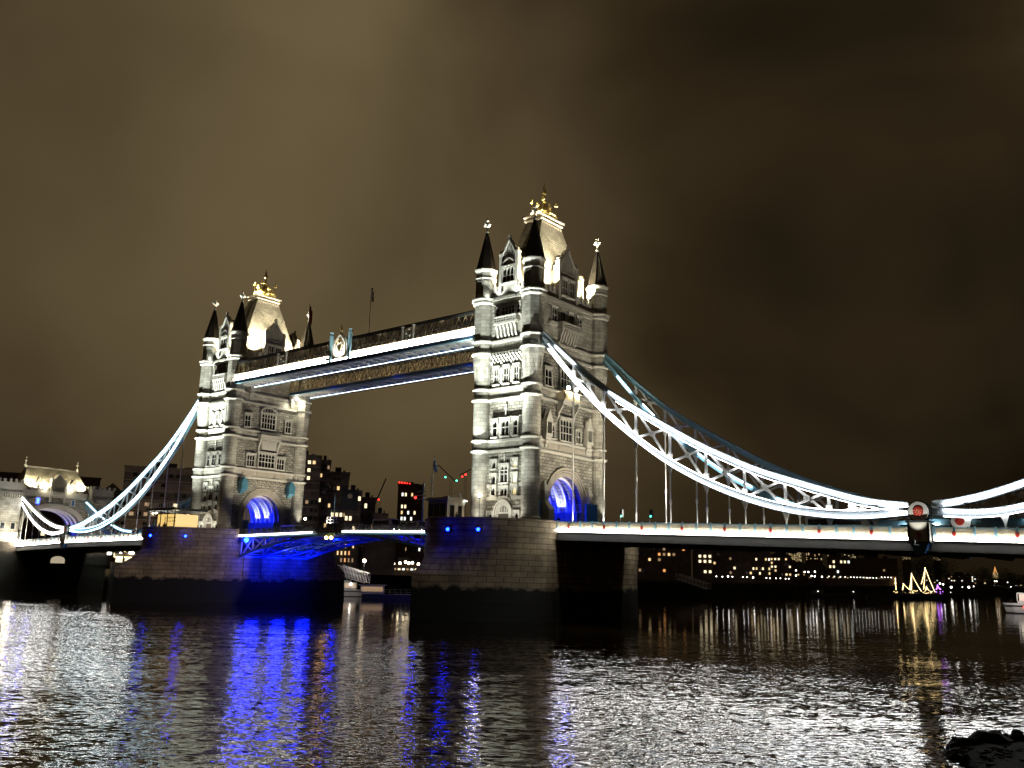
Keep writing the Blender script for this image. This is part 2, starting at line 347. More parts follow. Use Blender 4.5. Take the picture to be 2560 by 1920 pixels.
def build_tower(X, label, south):
    Z0 = 14.3
    r = thing('bridge_tower', (X, 0, Z0), label, 'bridge tower', 'the two towers of the bridge', org=(0, 0, Z0))
    # lower stage with the road arch through it
    w, hh, zs = 4.75, 5.6, 17.5; cv = arch_curve(w, hh); T1 = 26.9
    m_ = MB()
    m_.box(-HX, HX, w, HY, Z0, zs); m_.box(-HX, HX, -HY, -w, Z0, zs)
    for sx in (-1, 1):
        pass
    out = [(HY, T1)] + [(-HY, T1)]
    poly = [(y, zs+z) for y, z in cv]
    vs, fs = [], []
    n = len(poly)
    for x in (-HX, HX):
        vs += [(x, y, z) for y, z in poly] + [(x, max(-HY, min(HY, y*HY/w)), T1) for y, z in poly] + [(x, HY, zs), (x, -HY, zs)]
    k = 2*n+2
    for i in range(n-1):
        fs += [(i, i+1, n+i+1, n+i), (k+i, k+n+i, k+n+i+1, k+i+1), (i, k+i, k+i+1, i+1), (n+i, n+i+1, k+n+i+1, k+n+i)]
    fs += [(0, n, 2*n), (k, 2*k-2, k+n), (n-1, 2*n+1, 2*n-1), (k+n-1, k+2*n-1, 2*k-1)]
    fs += [(2*n, n, k+n, k+2*n), (2*n-1, 2*n+1, k+2*n+1, k+2*n-1)]
    m_.add(vs, fs); m_.build('arched_base', 'rough_stone', r)
    MB().box(-HX+.15, HX-.15, -HY+.15, HY-.15, T1, 43.0).build('middle_storeys', 'rough_stone', r)
    MB().box(-HX, HX, -HY, HY, 43.0, 53.0).build('top_storey', 'ashlar', r)
    m_ = MB()
    for a, b_ in ((26.9, 28.5), (35.4, 37.2)): m_.box(-HX-.02, HX+.02, -HY-.02, HY+.02, a, b_)
    m_.build('plain_band', 'ashlar', r)
    for z, h, o_, rt, oc in ((26.45, .4, .38, 1.46, 0), (28.2, .38, .30, 1.46, 0), (35.0, .42, .38, 1.46, 0), (36.8, .38, .30, 1.46, 0), (42.9, .42, .34, 1.86, 1), (45.0, .4, .34, 1.86, 1), (51.75, .55, .32, 1.86, 1), (52.35, .5, .55, 1.86, 1)):
        course(r, z, h, o_, rt, oc)
    # corner turrets
    for sx, sy in TUR:
        x, y = sx*HX, sy*HY; m_ = MB()
        m_.lathe(x, y, [(1.85, Z0), (1.85, 15.2), (1.62, 15.45), (1.72, 15.7), (1.50, 16.0), (1.46, 17)], 24)
        m_.lathe(x, y, [(1.46, 17), (1.46, 41.0)], 24)
        t_ = m_.build('turret', 'ashlar', r, smooth=False)
        m_ = MB(); m_.lathe(x, y, [(1.46, 40.6), (1.86, 41.8), (1.86, 52.0)], 8, math.pi/8)
        for k_ in range(8):                          # the pointed squinches under the octagon
            a0, a1 = math.pi/8+k_*TAU/8, math.pi/8+(k_+1)*TAU/8; am = (a0+a1)/2
            p0 = (x+1.86*math.cos(a0), y+1.86*math.sin(a0), 41.85); p1 = (x+1.86*math.cos(a1), y+1.86*math.sin(a1), 41.85)
            ap = (x+1.49*math.cos(am+TAU/16), y+1.49*math.sin(am+TAU/16), 37.95)
            q0 = (x+1.86*math.cos(a1), y+1.86*math.sin(a1), 41.85); mid = a1
            for s_ in (-1, 1):
                e_ = (x+1.718*math.cos(mid+s_*TAU/16), y+1.718*math.sin(mid+s_*TAU/16), 41.85); c_ = (x+1.1*math.cos(mid), y+1.1*math.sin(mid), 41.85)
                m_.add([q0, e_, ap, c_], [(0, 1, 2), (0, 2, 3), (1, 3, 2), (0, 3, 1)])
        m_.build('turret_shaft', 'ashlar', t_)
        m_ = MB(); m_.lathe(x, y, [(1.72, 52.85), (1.72, 56.4)], 8, math.pi/8)
        for k_ in range(8):
            am = k_*TAU/8; cx_, cy_ = x+1.6*math.cos(am), y+1.6*math.sin(am)
            m_.cbox((cx_, cy_, 53.3), (.12, 1.1, .5), am); 
            for s_ in (-.42, .42): m_.cbox((cx_-s_*math.sin(am), cy_+s_*math.cos(am), 54.8), (.14, .14, 2.6), am)
            m_.cbox((cx_, cy_, 56.0), (.14, 1.0, .25), am)
        m_.build('turret_drum', 'darker_stone' if 0 else 'ashlar', t_)
        MB().lathe(x, y, [(1.74, 56.4), (1.95, 56.6), (1.80, 57.0), (1.80, 57.6), (2.05, 57.9), (2.12, 58.15), (1.9, 58.35)], 8, math.pi/8).build('turret_cornice', 'dressed_stone', t_)
        m_ = MB(); m_.lathe(x, y, [(2.0, 58.3), (1.75, 58.6), (1.1, 61.3), (.16, 65.4)], 8, math.pi/8)
        for k_ in range(8):
            a = math.pi/8+k_*TAU/8
            m_.tube((x+1.78*math.cos(a), y+1.78*math.sin(a), 58.6), (x+.17*math.cos(a), y+.17*math.sin(a), 65.4), .06, 4)
        m_.build('turret_spire', 'dark_slate', t_)
        finial(r, x, y, 65.4, 68.1, parent=t_)
    # battlemented parapet
    for f, half in (('W', HX-1.5), ('S', HY-1.5), ('E', HX-1.5), ('N', HY-1.5)):
        m_ = fmb(f); m_.box(-half, half, -.5, .05, 52.86, 54.1)
        n = int(half*2/1.2)
        for i in range(n):
            u = -half+(i+.5)*2*half/n
            m_.box(u-.36, u+.36, -.5, .05, 54.1, 54.85); m_.box(u-.42, u+.42, -.56, .11, 54.85, 55.0)
        m_.build('battlements', 'dressed_stone', r)
    # great roof: steep hipped, flared foot, lead platform with cresting
    m_ = MB(); sec = [(4.55, 8.1, 53.0), (4.0, 7.5, 54.2), (3.35, 6.1, 59.5), (1.75, 2.95, 68.2)]
    m_.loft([[(-a, -b_, z), (a, -b_, z), (a, b_, z), (-a, b_, z)] for a, b_, z in sec]); rf = m_.build('roof', 'roof_tile', r)
    m_ = MB(); a, b_ = 1.75, 2.95
    for z0, z1, o_ in ((68.1, 68.5, -.05), (68.5, 68.75, .2), (68.75, 69.15, .1), (69.15, 69.4, .38)): m_.box(-a-o_, a+o_, -b_-o_, b_+o_, z0, z1-.003)
    for i in range(9):
        for sx in (-1, 1): m_.cbox((sx*(a+.04), -b_+.3+i*(2*b_-.6)/8, 67.9), (.12, .3, .5))
    m_.build('roof_platform', 'darker_stone', rf)
    m_ = MB()
    for sx, sy in ((-1, -1), (-1, 1), (1, -1), (1, 1), (0, -1), (0, 1), (-1, 0), (1, 0)):
        x, y = sx*1.25, sy*1.95; hz = 73.2 if sx and sy else 72.3
        m_.lathe(x, y, [(.16, 69.4), (.12, 70.2), (.22, 70.4), (.08, 70.7), (.07, hz-.5), (.2, hz-.3), (.24, hz-.1), (.06, hz+.15)], 6)
        for k_ in range(4):
            dx, dy = math.cos(k_*math.pi/2), math.sin(k_*math.pi/2)
            m_.tube((x, y, hz-1.0), (x+dx*.3, y+dy*.3, hz-.75), .07, 4); m_.ball((x+dx*.33, y+dy*.33, hz-.72), .13, 5, 4)
        pts = [(x*(1-t)+0*t, y*(1-t), 70.6+2.4*t**1.7) for t in (0, .25, .5, .75, 1)]
        for p_, q_ in zip(pts, pts[1:]): m_.tube(p_, q_, .13, 5)
    per = [(-1.25, -1.95), (1.25, -1.95), (1.25, 1.95), (-1.25, 1.95)]
    for i in range(4):
        p_, q_ = per[i], per[(i+1) % 4]
        for z in (69.65, 70.6): m_.tube((*p_, z), (*q_, z), .09, 5)
        for j in range(9):
            t0 = j/9; t1 = (j+1)/9; A_ = [p_[k_]+(q_[k_]-p_[k_])*t0 for k_ in (0, 1)]; B_ = [p_[k_]+(q_[k_]-p_[k_])*t1 for k_ in (0, 1)]
            m_.tube((*A_, 69.65), (*B_, 70.6), .05, 4); m_.tube((*B_, 69.65), (*A_, 70.6), .05, 4); m_.tube((*A_, 70.6), (*A_, 71.0), .06, 4, .02)
    m_.lathe(0, 0, [(.5, 69.4), (.35, 70.5), (.26, 72.6), (.5, 72.95), (.26, 73.3), (.2, 74.2), (.42, 74.4), (.5, 74.75), (.4, 75.1), (.14, 75.4), (.3, 75.7), (.08, 76.0), (.03, 76.7)], 8)
    m_.build('gilded_crown', 'gold', rf)
    # gables over the parapets
    def gable(face, half, v0, ve, va, dep, wins, sh):
        m_ = fmb(face)
        prof = [(-half, v0), (half, v0), (half, ve), (0, va), (-half, ve)]
        m_.loft([[(u, n_, v) for u, v in prof] for n_ in (-.9, .12)])
        g_ = m_.build('gable', 'dressed_stone', r)
        m_ = fmb(face)
        m_.loft([[(u, n_, v) for u, v in [(-half+.02, ve-.2), (half-.02, ve-.2), (0, va-.25)]] for n_ in (-dep, -.91)]); m_.box(-half+.1, half-.1, -dep, -.91, v0, ve-.2)
        m_.build('gable_roof', 'dark_slate', g_)
        m_ = fmb(face)
        for s_ in (-1, 1):                              # raking copings and side pinnacles
            for k_ in range(6):
                t0, t1 = k_/6, (k_+1)/6
                pr = [(s_*half*(1-t0)*1.08, ve+(va-ve)*t0), (s_*half*(1-t1)*1.08, ve+(va-ve)*t1), (s_*half*(1-t1)*1.08, ve+(va-ve)*t1+.38), (s_*half*(1-t0)*1.08, ve+(va-ve)*t0+.38)]
                m_.loft([[(u, n_, v) for u, v in pr] for n_ in (-.9, .35)])
                u_, v_ = s_*half*(1-t0)*1.1, ve+(va-ve)*t0+.45
                m_.box(u_-.12, u_+.12, -.2, .25, v_, v_+.3)
            m_.box(s_*half-.28, s_*half+.28, -.4, .38, v0, ve+.9); m_.box(s_*half-.36, s_*half+.36, -.48, .46, ve+.9, ve+1.2)
            m_.box(s_*half-.2, s_*half+.2, -.32, .3, ve+1.2, ve+1.7)
        m_.box(-.12, .12, -.2, .3, va+.2, va+1.1); m_.box(-.4, .4, -.1, .2, va+.6, va+.8)
        for i in range(5):                              # blind tracery in the gable head
            u = -half*.5+i*half*.25; top = ve+(va-ve)*(1-abs(u)/half)-.7
            if top > ve-.4: m_.box(u-.07, u+.07, .12, .26, sh, top)
        m_.box(-half*.72, half*.72, .12, .3, sh-.12, sh+.06)
        m_.build('gable_trim', 'dressed_stone', g_)
        for (u0, u1, a, b_, li) in wins: window(r, face, u0, u1, a, b_, li, (.45,), sur=.16, n0=.12)
    for f in ('S', 'N', 'W', 'E'):
        show = f in 'SW'
        if f in 'SN': gable(f, 2.55, 53.0, 58.8, 62.4, 5.0, [(-1.75, -.35, 54.2, 57.0, 3), (.35, 1.75, 54.2, 57.0, 3)] if show else [], 58.2)
        else: gable(f, 1.75, 53.6, 59.4, 62.6, 5.5, [(-1.15, 1.15, 55.3, 57.9, 3)] if show else [], 58.9)
    m_ = fmb('W')                                        # pointed head over the west gable window
    pa = pointed(1.35, .85); full = pa+[(-u, v) for u, v in pa[-2::-1]]
    inn = [(u*.8, v*.78) for u, v in full]
    for i in range(len(full)-1):
        q_ = [full[i], full[i+1], inn[i+1], inn[i]]; m_.loft([[(u, n_, 58.2+v) for u, v in q_] for n_ in (.12, .42)])
    for u in (-.4, .4): m_.box(u-.06, u+.06, .12, .3, 58.1, 59.1)
    m_.build('window_arch', 'dressed_stone', r)
    # ------- west face
    for u0, u1 in ((-2.55, -1.75), (-.45, .45), (1.75, 2.55)): window(r, 'W', u0, u1, 37.9, 40.6, 2, (.5,), dep=.32)
    for u0, u1, li in ((-2.6, -1.75, 1), (-.75, .75, 2), (1.75, 2.6, 1)): window(r, 'W', u0, u1, 29.1, 31.7, li, (.55,), dep=.3)
    for s_ in (-1, 1):
        for a, b_ in ((23.85, 25.0), (21.25, 22.7), (19.5, 20.7)):
            window(r, 'W', s_*2.2-.4, s_*2.2+.4, a, b_, 1, (), 'win_tower' if (s_ > 0 and south) else 'dark_glass', dep=.3)
        window(r, 'W', s_*2.75-.35, s_*2.75+.35, 15.0, 16.6, 1, (), dep=.25)
    window(r, 'W', -.75, .75, 21.5, 24.2, 2, (.5, .72), dep=.34); window(r, 'W', -.7, .7, 19.3, 20.6, 2, (), dep=.3)
    m_ = fmb('W')                                        # quoin blocks, shields and finials between the windows
    for u0, u1 in ((-3.7, -1.5), (1.5, 3.7)):
        m_ = fmb('W')
        for v in (21.0, 18.95): m_.box(u0, u1, 0, .16, v-.2, v+.35)
        m_.build('stone_band', 'dressed_stone', r)
    m_ = fmb('W')
    m_.box(-1.35, 1.35, 0, .24, 18.5, 19.0)
    for u in (-.4, .4): m_.box(u-.22, u+.22, 0, .28, 20.85, 21.3)
    m_.build('carved_trim', 'dressed_stone', r)
    for v0, v1 in ((24.6, 26.1), (32.2, 34.3)):
        m_ = fmb('W'); m_.box(-.1, .1, 0, .22, v0, v1-.3); m_.box(-.24, .24, 0, .26, v0+.6*(v1-v0), v0+.75*(v1-v0)); m_.box(-.18, .18, 0, .24, v1-.25, v1); m_.build('stone_cross', 'dressed_stone', r)
    for u in (-1.25, 1.25):
        m_ = fmb('W')
        for k_ in range(5): m_.box(u-.24-.06*(k_ % 2), u+.24+.06*(k_ % 2), 0, .2, 29.2+k_*.55, 29.65+k_*.55)
        for k_ in range(5): m_.box(u*.92-.26-.06*(k_ % 2), u*.92+.26+.06*(k_ % 2), 0, .24, 38.0+k_*.55, 38.45+k_*.55)
        m_.build('quoins', 'dressed_stone', r)
    for u in (-3.15, 3.15):
        m_ = fmb('W')
        for k_ in range(10): m_.box(u-.35-.15*(k_ % 2), u+.35+.15*(k_ % 2), 0, .14, 45.6+k_*.62, 46.0+k_*.62)
        m_.build('quoins', 'dressed_stone', r)
    m_ = fmb('W'); m_.box(-3.1, 3.1, 0, .3, 32.1, 32.3)
    m_.build('hood_mould', 'dressed_stone', r)
    m_ = fmb('W')
    for row in range(3):
        for i in range(10):
            u = -3.2+i*.68+(.34 if row % 2 else 0)
            if u < 3.4: m_.loft([[(u-.2, 0, 41.3+row*.5), (u+.2, 0, 41.3+row*.5), (u+.2, .12, 41.3+row*.5), (u-.2, .12, 41.3+row*.5)], [(u-.2, 0, 41.72+row*.5), (u+.2, 0, 41.72+row*.5), (u+.2, .4+.1*row, 41.72+row*.5), (u-.2, .4+.1*row, 41.72+row*.5)]])
    m_.build('corbel_table', 'dressed_stone', r)
    # doorway
    m_ = fmb('W')
    for k_, (ww, nn_) in enumerate(((1.95, .5), (1.65, .36), (1.35, .22))):
        pa = pointed(ww, .95); full = [(-ww, -2.2)]+pa+[(-u, v) for u, v in pa[-2::-1]]+[(ww, -2.2)]; wi = ww-.26
        pb = pointed(wi, .95); inn = [(-wi, -2.2)]+pb+[(-u, v) for u, v in pb[-2::-1]]+[(wi, -2.2)]
        for i in range(len(full)-1): m_.loft([[(u, n_, 16.5+v) for u, v in (full[i], full[i+1], inn[i+1], inn[i])] for n_ in (0, nn_)])
    m_.box(-1.1, 1.1, 0, .14, 16.5, 16.75)
    for i in range(4): m_.box(-.9+i*.5, -.78+i*.5, 0, .16, 16.7, 17.6)
    d_ = m_.build('doorway', 'dressed_stone', r)
    m_ = fmb('W'); m_.box(-1.05, 1.05, .01, .06, 14.3, 16.5); m_.build('door', 'dark_wood', d_)
    # loggia and balcony at the top of the west face
    window(r, 'W', -1.35, 1.35, 49.5, 51.2, 4, (.6,), dep=.2, hood=False); window(r, 'W', -2.6, -1.9, 49.5, 51.2, 1, (.5,), dep=.3); window(r, 'W', 1.9, 2.6, 49.5, 51.2, 1, (.5,), dep=.3)
    def balcony(face, half, v0, v1, out, nb, z_low):
        m_ = fmb(face); m_.box(-half, half, 0, out, v0-.25, v0); m_.box(-half, half, out-.2, out, v0, v0+.15); m_.box(-half-.08, half+.08, out-.3, out+.08, v1-.22, v1)
        for s_ in (-1, 1): m_.box(s_*half-.12, s_*half+.12, 0, out+.05, v0, v1)
        n = int(half*2/.5)
        for i in range(n+1):
            u = -half+i*2*half/n; m_.box(u-.09, u+.09, out-.2, out-.02, v0, v1-.2)
            if i < n: m_.box(u, u+2*half/n, out-.16, out-.06, v0+.45, v0+.6)
        b2 = m_.build('balcony', 'dressed_stone', r)
        m_ = fmb(face)
        for i in range(nb):
            u = -half*.85+i*1.7*half/(nb-1)
            pr = [(0, v0-.25), (out-.1, v0-.25), (out-.15, v0-.7), (out*.55, v0-1.2), (out*.45, z_low+.5), (.15, z_low), (0, z_low)]
            m_.loft([[(u_, n_, v) for n_, v in pr] for u_ in (u-.17, u+.17)])
        m_.build('bracket', 'dressed_stone', b2)
    balcony('W', 2.3, 48.2, 49.3, 1.0, 6, 45.7)
    # ------- river/road face seen from the camera (local +x)
    m_ = fmb('S')                                         # arch mouldings, four receding orders
    for ww, h2, n1_ in ((6.15, 7.0, .42), (5.7, 6.55, .30), (5.3, 6.15, .2), (4.98, 5.84, .1)):
        oc_ = arch_curve(ww, h2); ic_ = arch_curve(ww-.3, h2-.3)
        for i in range(len(oc_)-1): m_.loft([[(u, n_, zs+v) for u, v in (oc_[i], oc_[i+1], ic_[i+1], ic_[i])] for n_ in (0, n1_)])
        for s_ in (-1, 1): m_.box(*sorted((s_*ww, s_*(ww-.3))), 0, n1_, Z0, zs)
    m_.build('arch_moulding', 'darker_stone', r)
    m_ = MB()
    for x in (-4.4, -2.7, -1.0, .7, 2.4, 4.1):             # steel ribs of the vault
        oc_ = arch_curve(w-.02, hh-.02); ic_ = arch_curve(w-.42, hh-.42)
        for i in range(len(oc_)-1): m_.loft([[(x_, y, zs+z) for y, z in (oc_[i], oc_[i+1], ic_[i+1], ic_[i])] for x_ in (x-.16, x+.16)])
        for s_ in (-1, 1): m_.box(x-.16, x+.16, *sorted((s_*(w-.02), s_*(w-.42))), Z0, zs)
    m_.build('vault_rib', 'pale_paint', r)
    for s_ in (-1, 1):
        m_ = MB(); m_.box(-5.0, 5.4, *sorted((s_*(w-.45), s_*(w-1.5))), Z0, 17.3)
        for i in range(7): m_.box(-4.8+i*1.5, -4.65+i*1.5, *sorted((s_*(w-1.5), s_*(w-1.58))), Z0, 17.2)
        m_.box(-5.1, 5.5, *sorted((s_*(w-.4), s_*(w-1.62))), 17.3, 17.45); m_.build('footway_screen', 'blue_paint', r)
    if south:
        for (u0, u1, li) in ((-4.4, -3.1, 2), (-1.95, -.65, 2), (.5, 1.8, 2), (2.9, 4.2, 2)): window(r, 'S', u0, u1, 48.9, 51.3, li, (.5,), sur=.16)
        balcony('S', 2.6, 48.0, 49.1, 1.1, 7, 45.6)
        m_ = fmb('S'); m_.box(-5.2, -2.9, 0, .3, 48.2, 48.7); m_.box(2.9, 5.2, 0, .3, 48.2, 48.7); m_.build('sill_band', 'dressed_stone', r)
        window(r, 'S', -6.1, -4.3, 37.6, 40.4, 2, (.5,)); window(r, 'S', 4.3, 6.1, 37.6, 40.4, 2, (.5,)); window(r, 'S', -1.7, 1.7, 37.9, 41.0, 4, (.5,))
        window(r, 'S', -1.75, 1.55, 29.0, 32.6, 4, (.36, .68)); window(r, 'S', -4.8, -3.4, 29.0, 31.3, 2, (.5,), hood=False); window(r, 'S', 2.8, 4.1, 29.0, 31.3, 2, (.5,), hood=False)
        m_ = fmb('S'); m_.box(-2.5, 2.1, 0, 1.5, 35.3, 35.6)
        for s_ in (-2.4, 2.0):
            pr = [(0, 35.3), (1.4, 35.3), (1.2, 34.5), (.5, 33.6), (.3, 32.6), (0, 32.4)]
            m_.loft([[(u_, n_, v) for n_, v in pr] for u_ in (s_-.18, s_+.18)])
        m_.build('oriel_corbel', 'dressed_stone', r)
        m_ = fmb('S'); m_.box(-2.5, 2.1, 1.35, 1.5, 35.6, 36.9); m_.box(-2.5, -2.35, 0, 1.5, 35.6, 36.9); m_.box(1.95, 2.1, 0, 1.5, 35.6, 36.9); m_.box(-2.6, 2.2, 1.28, 1.58, 36.9, 37.05)
        for i in range(8):
            u = -2.1+i*.52; m_.lathe  # carved panels
            m_.box(u-.16, u+.16, 1.5, 1.62, 35.8, 36.7); m_.box(u-.05, u+.05, 1.62, 1.68, 35.9, 36.6)
        m_.build('balcony_front', 'cream_paint', r)
        for uc in (-5.7, 6.0):                                # canopied niches
            m_ = fmb('S')
            for k_, (ww, v) in enumerate(((.25, 27.3), (.45, 27.9), (.65, 28.5), (.85, 29.0))): m_.box(uc-ww, uc+ww, 0, .3+.22*k_, v, v+.5)
            for s_ in (-.7, .7): m_.box(uc+s_-.12, uc+s_+.12, .1, .95, 29.5, 31.6); m_.box(uc+s_-.1, uc+s_+.1, .5, .7, 31.6, 33.0)
            m_.loft([[(uc-.95, n_, 31.4), (uc+.95, n_, 31.4), (uc, n_, 33.6)] for n_ in (.6, 1.0)]); m_.loft([[(uc-.8, n_, 31.4), (uc+.8, n_, 31.4), (uc, n_, 33.2)] for n_ in (0, .6)])
            m_.build('niche', 'dressed_stone', r)
        m_ = fmb('S')
        for u0, u1 in ((-5.2, -2.2), (-2.0, 1.9), (2.1, 5.2)):
            m_.box(u0, u1, 0, .12, 27.2, 28.1); m_.box(u0+.2, u1-.2, .12, .22, 27.4, 27.9)
        m_.build('carved_panel', 'darker_stone', r)
        for s_ in (-1, 1):                                     # stone piers flanking the arch with stepped heads
            m_ = fmb('S'); u = s_*6.2
            m_.box(u-.75, u+.75, 0, 1.9, Z0, 17.2); m_.loft([[(u-.85, 0, 17.2), (u+.85, 0, 17.2), (u+.85, 2.0, 17.2), (u-.85, 2.0, 17.2)], [(u-.55, 0, 18.6), (u+.55, 0, 18.6), (u+.55, .9, 18.6), (u-.55, .9, 18.6)]])
            m_.box(u-.5, u+.5, 0, .85, 18.6, 20.3); m_.loft([[(u-.7, 0, 20.3), (u+.7, 0, 20.3), (u+.7, 1.0, 20.3), (u-.7, 1.0, 20.3)], [(u-.05, 0, 21.8), (u+.05, 0, 21.8), (u+.05, .5, 21.8), (u-.05, .5, 21.8)]])
            m_.build('arch_pier', 'dressed_stone', r)
            m_ = fmb('S'); m_.box(*sorted((s_*7.1, s_*8.1)), 0, .5, Z0, 18.2); m_.box(*sorted((s_*7.0, s_*8.2)), 0, .6, 18.2, 18.5); m_.build('side_gate', 'bright_blue', r)
        m_ = fmb('S')
        m_.box(3.0, 6.2, 1.9, 2.2, Z0, 18.6); m_.box(2.9, 6.3, 1.85, 2.3, 18.6, 18.75)
        for i in range(6): m_.box(3.1+i*.6, 3.17+i*.6, 2.2, 2.26, Z0, 18.5)
        m_.build('blue_hoarding', 'bright_blue', r)
    else:
        window(r, 'S', -6.2, -4.8, 37.8, 40.4, 2, (.5,)); window(r, 'S', 4.7, 6.1, 37.8, 40.4, 2, (.5,))
        window(r, 'S', -1.85, 1.75, 37.9, 41.3, 5, (.38, .72), hood=False, sur=.3)
        m_ = fmb('S'); oc_ = arch_curve(2.3, 1.6, 14); ic_ = arch_curve(1.95, 1.25, 14)
        for i in range(14): m_.loft([[(u-.05, n_, 41.3+v) for u, v in (oc_[i], oc_[i+1], ic_[i+1], ic_[i])] for n_ in (0, .35)])
        for i in range(4): m_.box(-1.2+i*.75, -1.08+i*.75, 0, .2, 41.4, 42.3)
        m_.build('window_arch', 'dressed_stone', r)
        window(r, 'S', -1.85, 2.3, 29.3, 32.3, 5, (.4, .7)); window(r, 'S', -4.9, -3.0, 29.2, 31.7, 3, (.5,)); window(r, 'S', 3.05, 4.95, 29.2, 31.7, 3, (.5,))
        m_ = fmb('S')
        for s_ in (-2.2, 2.9):
            pr = [(0, 35.3), (1.1, 35.3), (.9, 34.6), (.4, 33.7), (.25, 32.4), (0, 32.2)]
            m_.loft([[(u_, n_, v) for n_, v in pr] for u_ in (s_-.2, s_+.2)])
        m_.box(-2.4, 3.1, 0, 1.1, 35.3, 36.2); m_.box(-2.5, 3.2, 0, 1.2, 36.2, 36.4); m_.box(-1.6, 2.3, 0, .5, 33.2, 35.0)
        m_.build('oriel_corbel', 'dressed_stone', r)
        m_ = fmb('S')
        for u0, u1 in ((-5.8, -2.6), (-2.2, 2.4), (2.8, 5.9)): m_.box(u0, u1, 0, .12, 27.2, 28.15); m_.box(u0+.2, u1-.2, .12, .24, 27.45, 27.95)
        for row in range(3):
            for i in range(18):
                if (i+row) % 2: m_.box(-4.8+i*.6, -4.3+i*.6, 0, .2+.1*row, 25.35+row*.28, 25.6+row*.28)
        m_.build('carved_frieze', 'darker_stone', r)
        for u in (-6.0, 6.6):
            m_ = fmb('S'); m_.box(u-.8, u+.8, .3, 1.7, 23.8, 25.2); m_.loft([[(u-.95, .2, 25.2), (u+.95, .2, 25.2), (u+.95, 1.85, 25.2), (u-.95, 1.85, 25.2)], [(u-.08, .4, 26.5), (u+.08, .4, 26.5), (u+.08, 1.6, 26.5), (u-.08, 1.6, 26.5)]])
            m_.loft([[(u-.7, .3, 23.8), (u+.7, .3, 23.8), (u+.7, 1.6, 23.8), (u-.7, 1.6, 23.8)], [(u-.3, .2, 23.0), (u+.3, .2, 23.0), (u+.3, .5, 23.0), (u-.3, .5, 23.0)]])
            m_.box(u-.6, u+.6, 1.7, 1.76, 24.1, 24.25); m_.box(u-.6, u+.6, 1.7, 1.76, 24.8, 24.95); m_.box(u-.05, u+.05, 1.7, 1.76, 24.1, 24.95)
            m_.build('lantern_box', 'lantern_blue', r)
        for u in (-5.3, 5.9):
            m_ = fmb('S')
            for k_, (ww, v) in enumerate(((.3, 43.8), (.5, 44.4), (.7, 45.0), (.85, 45.7))): m_.box(u-ww, u+ww, 0, .4+.3*k_, v, v+.62)
            m_.box(u-.8, u+.8, 0, 1.3, 46.3, 46.9); m_.build('walkway_corbel', 'dressed_stone', r)
    # ------- floodlights of this tower
    def flood(loc, to, col, power, ang, rr=.25, nm='floodlight', size=.34):
        m_ = MB(); d = (Vector(to)-Vector(loc)).normalized(); b0 = Vector(loc)-d*.45
        m_.tube(b0, Vector(loc)-d*.15, size*.7, 8, size); m_.tube((b0.x, b0.y, b0.z-.35), b0, .06, 5)
        o = m_.build(nm, 'dark_steel', r); l_ = light('SPOT', Vector(loc)+d*.05, col, power, to, ang, .6, rr, r); return o
    cool, warm = (.93, 1.0, .93), (1.0, .86, .55)
    k = 1.0
    mains = ((1.6, -18.8, 14.9), (3.6, -18.2, 14.9), (-4.2, -15.6, 14.9)) if south else ((-4.2, -16.5, 19.7), (-1.4, -17.2, 19.7), (1.2, -16.5, 19.7))
    for x, y, z in mains: flood((x, y, z), (x*.15, -HY, 60), cool, 110000*k, 38); light('SPOT', (x, y, z+.1), cool, 6500, (x*.15, -HY, 38), 84, .6, .25, r)
    for u in (-3.2, 0, 3.2): flood((u, -12.4 if south else -11.1, 14.75), (u*.9, -HY, 26), (1, .97, .86), 700, 130, size=.2)
    for u in (-6.5, 6.5): flood((24.0 if south else 21.0, u, 14.2 if south else 14.6), (HX, u*.35, 38), (1, .90, .71), 22000 if south else 17000, 75)  # deck floods added to brighten the road face
    for u in (-2.2, 2.2): flood((u, -HY-.9, 53.0), (u*.3, -HY, 60), cool, 1100, 120, size=.2)
    for sx in (-1, 1): flood((sx*HX*.72, -HY-1.0, 53.0), (sx*HX, -HY-1.2, 58), cool, 420, 110, size=.16)
    for sx in (-1, 1):                                       # roof floods in the gutter behind the battlements
        for y in (-5.0, 5.0): flood((sx*4.95, y, 55.0), (sx*2.5, y*.7, 66), warm, 50000, 120, size=.22); light('SPOT', (sx*5.05, y, 55.3), (1, .93, .76), 42000, (sx*2.1, y*.3, 67.5), 44, .8, .2, r)
    for x in (-2.6, 2.6): flood((x, -8.35, 54.3), (x*.7, -5, 64), warm, 20000, 130, size=.2); flood((x, 8.75, 54.8), (x*.7, 5, 65), warm, 30000, 130, size=.2)
    for sx, sy in ((1, -1), (1, 1), (-1, -1), (-1, 1)): flood((sx*1.95, sy*3.15, 69.6), (0, 0, 72.6), (1, .86, .52), 3600, 100, size=.12)
    if south: flood((4.7, 6.6, 54.6), (HX, HY-.2, 63.5), (1, .98, .78), 70000, 50, size=.2)
    else: flood((4.7, 6.6, 54.6), (HX, HY-.2, 63.5), (1, .98, .78), 70000, 50, size=.2)
    for x in (-3.6, -.2, 3.3):                              # blue light under the arch
        for s_ in (-1, 1): light('POINT', (x, s_*3.4, 17.7), (.004, .012, 1), 620, r=.15, parent=r)
    for x in (-1.9, 1.5): light('SPOT', (x, 3.6, 17.6), (.75, .8, 1), 1300, (x, 4.6, 21), 80, .5, .12, r)
    return r
TN = build_tower(41.15, 'larger nearer stone bridge tower with dark spires, its west face floodlit', True)
TF = build_tower(-41.15, 'smaller farther stone bridge tower, high walkways running into its face', False)
